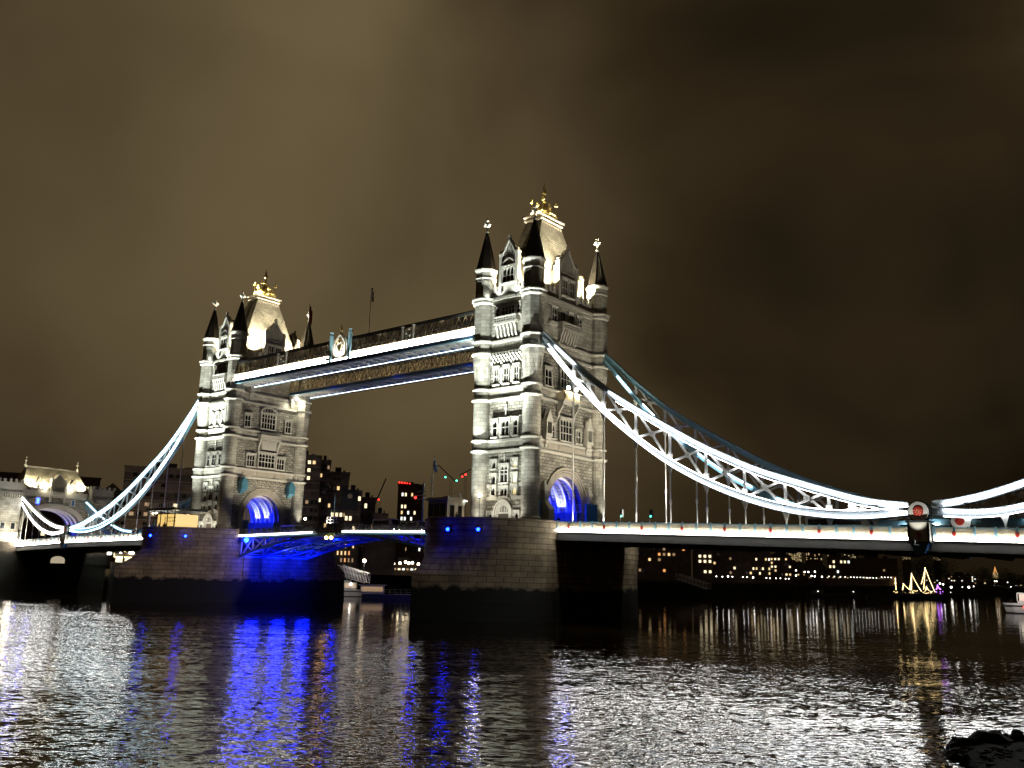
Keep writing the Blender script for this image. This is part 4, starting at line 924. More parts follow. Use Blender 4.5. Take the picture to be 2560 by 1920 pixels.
# ================================================================ bascules
def bascule(s_, label):
    r = thing('bascule_leaf', (s_*30.4, 0, 13), label, 'bascule', 'two bascule leaves of the opening span')
    X0, X1 = 30.3, .25
    top = lambda x: 15.62-.018*abs(x)*.9
    xs = [X1+(X0-X1)*i/16 for i in range(17)]
    bot = lambda x: top(x)-1.75-3.9*(x/30.3)**1.9
    m_ = MB(); m_.strip([(s_*x, top(x)) for x in xs], (-8.8, 8.8, -1.5, -1.1)); m_.build('roadway', 'asphalt', r)
    for k, yy in enumerate((-8.6, -3.1, 3.1, 8.6)):
        g_ = MB(); g_.strip([(s_*x, top(x)-1.75) for x in xs], (yy-.25, yy+.25, -.25, .22)); g_.strip([(s_*x, bot(x)) for x in xs], (yy-.3, yy+.3, -.22, .22)); o = g_.build('main_girder', 'blue_paint', r)
        m_ = MB()
        for i in range(6):
            xa, xb = 6+i*4.0, 10+i*4.0
            m_.bar((s_*xa, yy, top(xa)-1.8), (s_*xa, yy, bot(xa)), .2, .35, (1, 0, 0)); m_.bar((s_*xa, yy, top(xa)-1.8), (s_*xb, yy, bot(xb)), .2, .32, (1, 0, .01)); m_.bar((s_*xa, yy, bot(xa)), (s_*xb, yy, top(xb)-1.8), .14, .2, (1, 0, .01))
        m_.bar((s_*30, yy, top(30)-1.8), (s_*30, yy, bot(30)), .2, .5, (1, 0, 0)); m_.build('girder_web', 'pale_paint', o)
    m_ = MB()
    for i in range(8):
        x = 2.5+i*3.9; m_.bar((s_*x, -8.6, top(x)-1.9), (s_*x, 8.6, top(x)-1.9), .2, .5); 
        if x > 6: m_.bar((s_*x, -8.6, bot(x)), (s_*x, 8.6, bot(x)), .18, .25)
    m_.build('cross_beam', 'light_blue_paint', r)
    m_ = MB()
    for i in range(7):
        x = 4+i*3.9; m_.box(*sorted((s_*(x+.3), s_*(x+3.4))), -8.0, 8.0, bot(x+1.9)+.3, bot(x+1.9)+.36)
    m_.build('soffit_plate', 'light_blue_paint', r)
    for sy in (-1, 1):
        y = sy*9.0
        m_ = MB(); m_.strip([(s_*x, top(x)) for x in xs], (y-.1, y+.1, -.1, 0)); m_.strip([(s_*x, top(x)) for x in xs], (y-.1, y+.1, -1.15, -1.05))
        n = 15
        for i in range(n):
            xa, xb = X1+.2+i*(X0-X1-.4)/n, X1+.2+(i+1)*(X0-X1-.4)/n; za, zb = top(xa), top(xb)
            m_.box(*sorted((s_*xa-.14, s_*xa+.14)), y-.12, y+.12, za-1.1, za-.05)
            cx = (xa+xb)/2; cz = (za+zb)/2-.58
            m_.bar((s_*xa, y, za-1.05), (s_*xb, y, zb-.1), .07, .09, (1, 0, .01)); m_.bar((s_*xa, y, za-.1), (s_*xb, y, zb-1.05), .07, .09, (1, 0, .01))
            for k in range(8):
                t0, t1 = k*TAU/8, (k+1)*TAU/8; m_.bar((s_*cx+.4*math.cos(t0), y, cz+.4*math.sin(t0)), (s_*cx+.4*math.cos(t1), y, cz+.4*math.sin(t1)), .07, .08, (1, 0, .013))
        m_.build('railing', 'girder_steel', r)
        if sy < 0:
            a, b_ = (6.6, 30.2) if s_ < 0 else (2.2, 30.2)
            pts = [(s_*x, top(x)) for x in [a+(b_-a)*i/10 for i in range(11)]]
            m_ = MB(); m_.strip(pts, (y-.34, y-.22, -1.52, -1.20)); m_.build('light_strip', 'led_bascule', r)
            m_ = MB(); m_.strip(pts, (y-.4, y-.05, -1.64, -1.54)); m_.build('light_trough', 'pale_paint', r)
    for x, yy, pw in ((27.5, -6.5, 800), (27.5, 0, 1400), (27.5, 6.5, 900), (18, -5.8, 420), (18, 5.8, 420), (10, 0, 160)):
        light('POINT', (s_*x, yy, bot(x)-.9 if x > 20 else (bot(x)+top(x)-1.7)/2-.2), (.002, .01, 1), pw*(2.0 if s_ < 0 else 2.4), r=1.5 if x > 20 else .3, parent=r)
    if s_ < 0:
        light('SPOT', (-27, -1.0, 8.8), (1, .97, 1), 2400, (-16, -1, 12.5), 60, .6, .2, r)
        for yy in (-8.1,): light('SPOT', (-24, yy, 11.6), (.9, .92, 1), 350, (-18, yy-.4, 12.6), 70, .6, .15, r)
    m_ = MB(); m_.ball((s_*27.6, -9.15, 12.9), .55 if s_ < 0 else .3, 8, 5); m_.build('lamp_lens', 'led_blue', r)
    return r
bascule(-1, 'left bascule leaf glowing blue underneath beside the farther pier')
bascule(1, 'right bascule leaf with blue lit truss beside the nearer pier')
r = thing('navigation_lamp', (-1.4, -9.3, 13.2), 'pair of amber lamps hanging under the middle of the opening span', 'lamp')
m_ = MB(); m_.box(-2.6, -.2, -9.45, -9.2, 13.35, 13.5); m_.build('bracket', 'dark_steel', r)
for x in (-2.1, -.7): m_ = MB(); m_.lathe(x, -9.4, [(.1, 13.4), (.28, 13.3), (.32, 12.95), (.1, 12.8)], 8); m_.build('lens', 'lamp_amber', r)
# ================================================================ lamps on the tower faces
def balcony_lamp(x, y, z, label, col, pw, to, size=.36, ang=150):
    r = thing('balcony_floodlight', (x, y, z), label, 'floodlight', None)
    m_ = MB(); m_.box(x-.3, x+.1, y-.35, y+.35, z-.35, z+.35); m_.tube((x-.1, y, z-.9), (x-.1, y, z-.3), .06, 5); m_.build('housing', 'dark_steel', r)
    m_ = MB(); m_.ball((x+.25, y, z), size, 8, 5); m_.build('lens', 'lamp_white', r)
    light('SPOT', (x+.7, y, z), col, pw, to, ang, .7, .3, r)
balcony_lamp(47.55, -1.25, 37.75, 'left glaring floodlight on the balcony of the larger tower', (1, .9, .65), 2600, (47.3, -1, 30))
balcony_lamp(47.55, .95, 37.75, 'right glaring floodlight on the balcony of the larger tower', (1, .9, .65), 2600, (47.3, 2, 30))
balcony_lamp(-34.6, 6.2, 45.7, 'glaring floodlight under the walkway on the smaller tower', (1, .95, .75), 3800, (-36.2, 7.3, 41), .45, 160)
# small uplights standing in the road at the foot of the towers
for X, x, y, to, pw, lb in ((41.15, 8.6, 8.9, (HX+1.2, HY, 26), 2600, 'upright floodlight at the right foot of the larger tower'), (-41.15, 8.9, 9.0, (HX+1.0, HY, 30), 4200, 'upright floodlight at the right foot of the smaller tower')):
    r = thing('ground_floodlight', (X+x, y, 14.28), lb, 'floodlight')
    m_ = MB(); m_.box(X+x-.25, X+x+.25, y-.25, y+.25, 14.28, 14.7); m_.tube((X+x, y, 14.7), (X+x, y, 14.95), .2, 8); m_.build('housing', 'dark_steel', r)
    light('SPOT', (X+x, y, 15.1), (1, .95, .8), pw, (X+to[0], to[1], to[2]), 60, .7, .15, r)
# ================================================================ gatehouse on the far bank
def gatehouse():
    X0, X1 = -134.3, -143.5
    r = thing('gatehouse', (-138, 0, 5), 'low stone gatehouse with tiled roof and wide arch at the far left', 'gatehouse')
    w, hh, zs = 8.4, 6.6, 16.6; cv = arch_curve(w, hh, 30, .8); T1 = 26.4; n = len(cv)
    m_ = MB(); vs, fs = [], []
    for x in (X0, X1): vs += [(x, y, zs+z) for y, z in cv]+[(x, max(-12, min(12, y*12/w)), T1) for y, z in cv]+[(x, 12, zs), (x, -12, zs)]
    k = 2*n+2
    for i in range(n-1): fs += [(i, i+1, n+i+1, n+i), (k+i, k+n+i, k+n+i+1, k+i+1), (i, k+i, k+i+1, i+1), (n+i, n+i+1, k+n+i+1, k+n+i)]
    fs += [(0, n, 2*n), (k, 2*k-2, k+n), (n-1, 2*n+1, 2*n-1), (k+n-1, k+2*n-1, 2*k-1), (2*n, n, k+n, k+2*n), (2*n-1, 2*n+1, k+2*n+1, k+2*n-1)]
    m_.add(vs, fs); m_.box(X1, X0, w, 12, 5, zs); m_.box(X1, X0, -12, -w, 5, zs); m_.build('arch_wall', 'rough_stone', r)
    m_ = MB()
    for s_ in (-1, 1): m_ = MB(); m_.box(X1-.5, X0+1.8, *sorted((s_*9.9, s_*16.2)), 4, 27.5); m_.build('flank_tower', 'ashlar', r)
    m_ = MB()
    for s_ in (-1, 1):
        m_ = MB(); m_.box(X1-.8, X0+2.1, *sorted((s_*9.6, s_*16.5)), 26.3, 26.8); m_.box(X1-.7, X0+2.0, *sorted((s_*9.7, s_*16.4)), 27.5, 29.4)
        for i in range(5): y = s_*(10.1+i*1.5); m_.box(X0+1.5, X0+2.0, *sorted((y, y+s_*.75)), 29.4, 30.3)
        for i in range(6): m_.box(X1+i*1.9, X1+i*1.9+1.0, *sorted((s_*9.7, s_*10.2)), 29.4, 30.3)
        m_.build('tower_parapet', 'dressed_stone', r); m_ = MB()
        for i in range(10): y = s_*(10.1+i*.62); m_.box(X0+1.8, X0+2.3, *sorted((y, y+s_*.3)), 25.2, 26.3)
        m_.build('tower_corbels', 'dressed_stone', r); m_ = MB(); m_.box(X0+1.8, X0+2.0, *sorted((s_*9.9, s_*16.2)), 15.2, 15.8); m_.build('string_course', 'dressed_stone', r)
    m_ = MB(); m_.box(X0, X0+.35, -9.6, 9.6, 26.2, 26.7); m_.box(X0, X0+.3, -9.6, 9.6, 26.7, 27.9)
    for i in range(9): y = -8.8+i*2.0; (m_.box(X0, X0+.4, y-.5, y+.5, 27.9, 28.7) if abs(y-.5) > 2.6 else None)
    m_.build('parapet', 'dressed_stone', r)
    m_ = MB()
    for ww, h2, n1_ in ((9.6, 7.8, .5), (9.15, 7.35, .36), (8.75, 6.95, .2)):
        oc_ = arch_curve(ww, h2, 26, .8); ic_ = arch_curve(ww-.34, h2-.34, 26, .8)
        for i in range(26): m_.loft([[(X0+n_, y, zs+z) for y, z in (oc_[i], oc_[i+1], ic_[i+1], ic_[i])] for n_ in (0, n1_)])
    m_.build('arch_moulding', 'dressed_stone', r)
    m_ = MB(); sec = [(4.4, 10.2, 27.4), (3.6, 9.0, 29.5), (2.2, 8.2, 32.0), (.45, 7.2, 34.5)]
    m_.loft([[(-138.6-a, -b_, z), (-138.6+a, -b_, z), (-138.6+a, b_, z), (-138.6-a, b_, z)] for a, b_, z in sec]); rf = m_.build('roof', 'roof_tile', r)
    m_ = MB(); m_.box(-138.9, -138.3, -7.4, 7.4, 34.45, 34.75)
    for z in (34.95,): m_.bar((-138.6, -7.4, z), (-138.6, 7.4, z), .1, .15)
    m_.build('ridge', 'dressed_stone', rf)
    for s_ in (-1, 1):
        m_ = MB(); m_.lathe(-138.6, s_*7.5, [(.5, 33.6), (.3, 35.0), (.45, 35.2), (.12, 35.4), (.1, 36.2), (.4, 36.4), (.1, 36.6), (.08, 37.0), (.22, 37.2), (.03, 37.7)], 8); m_.build('finial', 'dressed_stone', rf)
    for y in (-4.6, 5.2):
        m_ = MB(); m_.loft([[(x, y-1.0, 28.4), (x, y+1.0, 28.4), (x, y+1.0, 30.2), (x, y, 31.9), (x, y-1.0, 30.2)] for x in (-138.5, -134.9)]); d_ = m_.build('dormer', 'dark_slate', rf)
        m_ = MB(); m_.box(-134.9, -134.75, y-.8, y+.8, 28.6, 30.0); m_.build('dormer_window', 'dressed_stone', d_)
        m_ = MB()
        for i in range(3): m_.box(-134.75, -134.7, y-.65+i*.45, y-.3+i*.45, 28.8, 29.8)
        m_.build('pane', 'dark_glass', d_)
    m_ = MB(); m_.loft([[(x, -1.5, 26.6), (x, 2.5, 26.6), (x, 2.5, 30.4), (x, .5, 32.9), (x, -1.5, 30.4)] for x in (-138, -134.0)]); g_ = m_.build('gable', 'darker_stone', r)
    m_ = MB()
    for s_ in (-1, 1):
        m_.box(-134.1, -133.6, .5+s_*2.0-.28, .5+s_*2.0+.28, 24.8, 31.2); m_.bar((-133.8, .5+s_*2.05, 30.3), (-133.8, .5, 33.0), .4, .4, (1, 0, 0)); m_.box(-134.3, -133.4, .5+s_*2.0-.45, .5+s_*2.0+.45, 31.2, 31.5)
    m_.box(-134, -133.3, -1.4, 2.4, 26.7, 27.9); m_.build('gable_trim', 'dressed_stone', g_)
    for y, g in ((-4.8, 'led_blue'), (5.2, 'deep_blue_paint')):
        m_ = MB(); m_.box(X0, X0+.25, y-.65, y+.65, 24.0, 25.9); o = m_.build('window', 'dressed_stone', r)
        m_ = MB(); m_.box(X0+.25, X0+.3, y-.32, y+.32, 24.2, 25.7); m_.build('pane', g, o)
    for y in (-11.5, -14.2):
        for z0, z1 in ((16.4, 18.4),):
            m_ = MB(); m_.box(X0+1.8, X0+2.0, y-.8, y+.8, z0, z1); o = m_.build('window', 'dressed_stone', r); m_ = MB(); m_.box(X0+2.0, X0+2.04, y-.5, y+.5, z0+.2, z1-.2); m_.build('pane', 'dark_glass', o)
    for y in (-3.4, 3.8): 
        m_ = MB(); m_.box(-134.4, -134.0, y-.25, y+.25, 28.0, 28.5); m_.tube((-134.2, y, 27.6), (-134.2, y, 28.0), .06, 5); o = m_.build('floodlight', 'dark_steel', r); m_ = MB(); m_.ball((-134.0, y, 28.6), .38, 8, 5); m_.build('lens', 'lamp_white', o)
        light('SPOT', (-133.7, y, 29.0), (1, .88, .58), 9000, (-137.5, y*1.2, 32.5), 150, .6, .3, r); light('POINT', (-133.4, y, 28.5), (1, .9, .65), 260, r=.3, parent=r); light('SPOT', (-133.9, y*2.1, 29.2), (1, .88, .58), 9000, (-137.8, y*1.5, 33), 150, .6, .3, r)
    for i, x in enumerate((-136, -138.5, -141)):
        for s_ in (-1, 1): light('POINT', (x, s_*7.2, 16.5), (.006, .015, 1), 300, r=.2, parent=r)
        m_ = MB(); oc_ = arch_curve(w-.02, hh-.02, 22, .8); ic_ = arch_curve(w-.45, hh-.45, 22, .8)
        for k in range(22): m_.loft([[(x_, y, zs+z) for y, z in (oc_[k], oc_[k+1], ic_[k+1], ic_[k])] for x_ in (x-.18, x+.18)])
        m_.build('vault_rib', 'pale_paint', r)
    light('SPOT', (-124, -14.5, 13.8), (1, .9, .66), 5500, (-135, -9.5, 21), 90, .7, .4, r)
    light('SPOT', (-126, 7, 14.2), (1, .85, .65), 3500, (-135, 3, 24), 110, .7, .4, r)
    # abutment below
    m_ = MB(); m_.box(-146, -132.4, -16.4, 16.4, -1, 13.2); m_.build('abutment', 'quay_stone', r)
    m_ = MB(); m_.loft([[(-137, 0, 7.7), (-137, 4, 7.7), (-137, 4, 8.6)]+[(-137, 2+2*math.cos(a*math.pi/8), 8.6+1.1*math.sin(a*math.pi/8)) for a in range(1, 8)]+[(-137, 0, 8.6)], [(-132.3, 0, 7.7), (-132.3, 4, 7.7), (-132.3, 4, 8.6)]+[(-132.3, 2+2*math.cos(a*math.pi/8), 8.6+1.1*math.sin(a*math.pi/8)) for a in range(1, 8)]+[(-132.3, 0, 8.6)]]); m_.build('lit_archway', 'arch_glow', r)  # solid arch slab emits, standing in for light inside the passage
    r2 = thing('parapet_floodlight', (-131.4, -10.4, 13.4), 'glaring lamp at the gatehouse end of the left parapet', 'floodlight')
    m_ = MB(); m_.box(-131.6, -131.2, -10.5, -10.1, 12.6, 13.2); m_.build('housing', 'dark_steel', r2); m_ = MB(); m_.ball((-131.4, -10.5, 13.4), .6, 8, 5); m_.build('lens', 'lamp_glare', r2)
    light('POINT', (-131.2, -11.6, 13.5), (1, .9, .7), 700, r=.4, parent=r2)
gatehouse()
# ================================================================ river, banks
ORG = Vector((0, 0, 0))
m_ = MB(); m_.add([(-1600, -1600, 0), (2600, -1600, 0), (2600, 5200, 0), (-1600, 5200, 0)], [(0, 1, 2, 3)])
tag(m_.build('river', 'river_water'), None, None, None, 'structure')
BANK = [(-420, -420), (-190, -170), (-146, -60), (-138, -16.5), (-131, 17), (-128, 60), (-124, 130), (-104, 255), (-98, 380), (-62, 470), (-60, 640), (-70, 900), (40, 1300), (420, 1700), (1500, 2300)]
m_ = MB(); z = 7.4
vs = [(x, y, z) for x, y in BANK]+[(1500, 5000, z), (-1500, 5000, z), (-1500, -420, z)]
m_.add(vs, [tuple(range(len(vs)))]); m_.build('north_bank', 'asphalt')['kind'] = 'structure'
def wall(pts, z0, z1, th, name, mt, label):
    m_ = MB()
    for (ax, ay), (bx_, by) in zip(pts, pts[1:]):
        d = Vector((bx_-ax, by-ay, 0)).normalized(); nx, ny = d.y*th, -d.x*th
        m_.loft([[(ax, ay, z), (bx_, by, z), (bx_+nx, by+ny, z), (ax+nx, ay+ny, z)] for z in (z0, z1)])
        m_.loft([[(ax-nx*.1, ay-ny*.1, z), (bx_-nx*.1, by-ny*.1, z), (bx_+nx*1.3, by+ny*1.3, z), (ax+nx*1.3, ay+ny*1.3, z)] for z in (z1, z1+.25)])
    return solo(name, m_, mt, label, 'river wall', 'walls along the far bank')
wall(BANK[:4], -1, 8.2, .8, 'river_wall', 'quay_stone', 'dark river wall left of the gatehouse')
wall(BANK[4:8], -1, 8.2, .8, 'river_wall', 'quay_stone', 'dark river wall seen between the two piers under the bascules')
wall(BANK[7:], -1, 8.2, .8, 'river_wall', 'quay_stone', 'long dark river wall under the lamps at right, below the bright deck')
# near shore: shingle spit with loose rocks, lower right
rk = random.Random(3)
def rock(x, y, r_, h, label):
    m_ = MB(); n = 9; ph = rk.random()*6
    rings = []
    for k, (q, zz) in enumerate(((1.0, -.25), (1.08, .1), (.9, .55), (.5, .92), (.12, 1.0))):
        rings.append([(x+r_*q*math.cos(ph+TAU*j/n)*(1+.28*(rk.random()-.5)), y+.8*r_*q*math.sin(ph+TAU*j/n)*(1+.28*(rk.random()-.5)), h*zz*(1+.2*(rk.random()-.5))) for j in range(n)])
    m_.loft(rings); return solo('rock', m_, 'wet_rock', label, 'rock', 'dark rocks on the near shore')
def SH(u, v): r = F_+(u-1280)/FPX*R2-(v-960)/FPX*U2; t = -CAM.z/r.z; return CAM.x+r.x*t, CAM.y+r.y*t
for u, v, r_, h, lb in ((2389, 1868, .22, .42, 'small round rock alone in the water, leftmost of the dark shore rocks'), (2478, 1868, .95, .62, 'biggest flat topped dark rock at the water edge'), (2420, 1876, .85, .45, 'low dark rock next to the small round one'), (2497, 1852, .22, .42, 'upright pointed rock behind the biggest flat topped rock'), (2517, 1856, .24, .36, 'round dark rock standing in the bright glints'), (2544, 1852, .3, .45, 'dark rock at the right picture edge in the glints'), (2415, 1892, .8, .3, 'low wet rock at the left front of the dark spit'), (2532, 1866, .4, .24, 'flat little rock between the round one and the edge'), (2552, 1866, .6, .5, 'dark boulder cut by the right picture edge')):
    x, y = SH(u, v); rock(x, y, r_, h, lb)
pts = [SH(*q) for q in ((2398, 1880), (2425, 1868), (2470, 1866), (2520, 1872), (2580, 1862), (2680, 1850), (2760, 2100), (2450, 2060), (2440, 1935), (2418, 1903))]
cx, cy = sum(p[0] for p in pts)/len(pts), sum(p[1] for p in pts)/len(pts)
m_ = MB(); rings = []
for q, zz in ((1.12, -.4), (1.0, .05), (.9, .22), (.55, .35), (.15, .4)):
    rings.append([(cx+(x-cx)*q+.15*(rk.random()-.5), cy+(y-cy)*q+.15*(rk.random()-.5), zz+.12*(rk.random()-.5)) for x, y in pts])
m_.loft(rings); m_.build('foreshore', 'mud')['kind'] = 'structure'
m_ = MB()
for i in range(420):
    a, b_ = rk.random(), rk.random(); p = pts[int(a*len(pts)) % len(pts)]; q = b_**.6
    x, y = cx+(p[0]-cx)*q+rk.uniform(-.4, .4), cy+(p[1]-cy)*q+rk.uniform(-.4, .4); s_ = rk.uniform(.04, .16)
    m_.cbox((x, y, .3*(1-q)+.12), (s_, s_*1.3, s_*.8), rk.random()*3)
ORG = Vector((0, 0, 0)); o = m_.build('shingle', 'wet_rock'); tag(o, 'dark wet shingle on the near shore', 'shingle', None, 'stuff')
# ================================================================ background buildings
def site(u, d):
    p = P(u, 1440, d); dx, dy = p.x-CAM.x, p.y-CAM.y; return p.x, p.y, math.atan2(-dx, dy)
def ztop(u, v, d): return P(u, v, d).z
def span(u0, u1, d): return (P(u1, 1440, d)-P(u0, 1440, d)).length
def building(name, label, u0, u1, vtop, d, mt, depth=18, floors=6, cols=6, lit=.2, mats=('win_warm', 'win_cream', 'win_dim'), ww=.55, wh=.5, base=7.4, roof='flat', cat='building', group='buildings along the far bank', seed=1, wings=(), force=(), dark=0, trim=None, zlow=None, maxw=96):
    uc = (u0+u1)/2; x, y, rz = site(uc, d); w = span(u0, u1, d); zt = ztop(uc, vtop, d); rr = random.Random(seed)
    r = thing(name, (x, y, base), label, cat, group, org=(0, 0, base), rz=rz)
    m_ = MB(); m_.box(-w/2, w/2, 0, depth, base-1, zt)
    if roof == 'flat': m_.box(-w/2-.3, w/2+.3, -.3, depth+.3, zt, zt+.6)
    m_.build('wall', mt, r)
    m_ = MB()
    if roof == 'gable': m_.loft([[(-w/2-.3, y_, zt), (w/2+.3, y_, zt), (0, y_, zt+w*.28)] for y_ in (-.3, depth)])
    elif roof == 'hip': m_.loft([[(-w/2-.3, -.3, zt), (w/2+.3, -.3, zt), (w/2+.3, depth, zt), (-w/2-.3, depth, zt)], [(-w/2+4, depth*.45, zt+4.5), (w/2-4, depth*.45, zt+4.5), (w/2-4, depth*.55, zt+4.5), (-w/2+4, depth*.55, zt+4.5)]])
    else:
        m_.box(-w*.2, w*.1, depth*.3, depth*.7, zt+.6, zt+3.0); m_.box(w*.2, w*.3, depth*.4, depth*.6, zt+.6, zt+2.2)
    m_.build('roof', 'dark_slate', r)
    z0 = (zlow if zlow is not None else base+2.5); fh = (zt-z0-.6)/floors; cw = w/cols; nw = 0
    for f in range(floors):
        m_ = MB(); m_.box(-w/2-.12, w/2+.12, -.14, 0, z0+f*fh-.35, z0+f*fh-.1); 
        if trim: m_.build('floor_band', trim, r)
        for c_ in range(cols):
            on = rr.random() < lit or (f, c_) in force
            if not on and not (dark and rr.random() < dark): continue
            if nw >= maxw: continue
            nw += 1
            xa = -w/2+c_*cw+cw*(1-ww)/2; xb = xa+cw*ww; za = z0+f*fh+fh*(1-wh)/2; zb = za+fh*wh
            mt_ = rr.choice(mats) if on else 'dark_glass'
            m_ = MB(); m_.box(xa, xb, -.12, -.02, za, zb); o = m_.build('window', mt_, r)
    return r
HB = 'hotel_concrete'
# the big concrete hotel behind the left tower, in stepped blocks
building('hotel', 'stepped concrete hotel behind the left chain, a few warm windows', 285, 505, 1172, 335, HB, 30, 9, 12, .17, ('win_warm', 'win_cream', 'win_dim', 'win_dim'), .62, .36, seed=5, dark=.35, trim='darker_stone', group='hotel buildings behind the smaller tower')
building('office_building', 'dark low block left behind the gatehouse roof', -60, 228, 1188, 420, 'dark_brick', 25, 8, 14, .03, seed=9, group='hotel buildings behind the smaller tower')
building('office_building', 'dark sloped roof block between the gatehouse and the hotel', 226, 288, 1232, 380, 'dark_brick', 20, 7, 5, .06, roof='hip', seed=12, group='hotel buildings behind the smaller tower')
for i, (u0, u1, vt, d, fl, co, li, lb) in enumerate(((700, 785, 1140, 330, 13, 7, .16, 'tallest stepped hotel wing right behind the smaller tower'), (782, 809, 1153, 336, 12, 3, .2, 'narrow second hotel wing right of the tallest one'), (806, 859, 1183, 340, 10, 5, .22, 'flat roofed third hotel wing with a bright window near its top'), (852, 893, 1229, 326, 7, 4, .28, 'fourth hotel wing, round pale disc sign on its side'), (890, 930, 1247, 338, 6, 4, .3, 'fifth low hotel wing stepping down to the right'), (925, 962, 1287, 330, 4, 4, .25, 'lowest hotel wing at the right end of the row'))):
    b_ = building('hotel_wing', lb, u0, u1, vt, d, HB, 24, fl, co, li, ('win_warm', 'win_cream', 'win_cream', 'win_dim'), .6, .42, seed=30+i, dark=.3, trim='darker_stone', group='hotel buildings behind the smaller tower', base=7.4)
    if i == 3:
        ORG = Vector((0, 0, 7.4)); x0 = -1.2
        zc = ztop(868, 1246, 326); m_ = MB(); m_.box(-4.2, 1.6, -.5, -.1, zc-4, zc+3); s_ = m_.build('sign_board', 'dark_steel', b_); m_ = MB(); m_.tube((-1.2, -.65, zc+.8), (-1.2, -.5, zc+.8), .85, 16); m_.build('disc', 'cream_paint', s_)
gt = building('apartment_tower', 'dark glass tower with bright red lamps along its sloping roof edge', 985, 1050, 1212, 720, 'dark_brick', 26, 14, 8, .13, ('win_cream', 'win_white', 'win_warm'), .55, .55, seed=77, force=((7, 1), (8, 1), (9, 1), (10, 1), (7, 2), (8, 2)), group='distant towers')
ORG = Vector((0, 0, 7.4)); zt = ztop(1017, 1212, 720)
for i in range(5):
    m_ = MB(); m_.ball((-9.0+i*2.0, -.5, zt+1.6-i*.15), .6-.05*i, 6, 4); m_.build('roof_lamp', 'lamp_red', gt)
m_ = MB(); m_.loft([[(x, y, z) for x, z in ((-10.2, zt), (10.2, zt), (10.2, zt+.4), (-10.2, zt+2.6))] for y in (.2, 20)]); m_.build('sloping_parapet', 'dark_brick', gt)
# tower cranes
def crane(u, vt, d, label, lamps, jib):
    x, y, rz = site(u, d); zt = ztop(u, vt, d); r = thing('tower_crane', (x, y, 7.4), label, 'crane', 'distant tower cranes', org=(0, 0, 7.4), rz=rz)
    m_ = MB()
    for sx in (-1, 1):
        for sy in (-1, 1): m_.box(sx*1-.12, sx*1+.12, sy*1-.12, sy*1+.12, 7, zt)
    for k in range(int((zt-8)/4)): m_.bar((-1, -1, 8+k*4), (1, -1, 12+k*4), .15, .15, (0, 1, 0))
    m_.build('mast', 'dark_steel', r)
    m_ = MB(); m_.bar((-12*jib, 0, zt), (40*jib, 0, zt+14), .8, 1.0, (0, 1, 0)); m_.build('jib', 'dark_steel', r)
    for lx, lz, mt, s_ in lamps: m_ = MB(); m_.ball((lx, -1.4, zt+lz), s_, 6, 4); m_.build('lamp', mt, r)
crane(1156, 1188, 900, 'distant crane with two red lamps beside the larger tower', ((0, .5, 'lamp_red', .9), (-3.2, -1.5, 'lamp_red', .75)), .5)
crane(1119, 1202, 820, 'distant crane with two pale greenish lamps', ((-5, 3.0, 'lamp_green', .7), (5, .2, 'lamp_green', .7)), -.3)
crane(937, 1250, 600, 'thin mast with one red lamp above the hotel roofs', ((0, .2, 'lamp_red', .5),), .1)
# behind the span, seen under the bascules
building('warehouse', 'old warehouse with orange windows low behind the left bascule', 836, 893, 1352, 322, 'dark_brick', 14, 3, 6, .5, ('win_orange', 'win_warm', 'win_dim'), .4, .55, seed=15, base=7.4)
building('warehouse', 'black warehouse block under the middle of the opening span', 908, 985, 1352, 318, 'dark_brick', 14, 3, 5, .0, seed=16)
building('restaurant', 'low glowing waterside restaurant with many lamps under the right bascule', 960, 1066, 1415, 330, 'dark_brick', 12, 1, 10, .75, ('win_cream', 'win_warm', 'win_dim', 'win_white'), .6, .6, seed=17, zlow=8.0)
building('warehouse', 'dim brick block behind the waterside restaurant', 985, 1075, 1385, 352, 'dark_brick', 12, 3, 8, .12, seed=18)
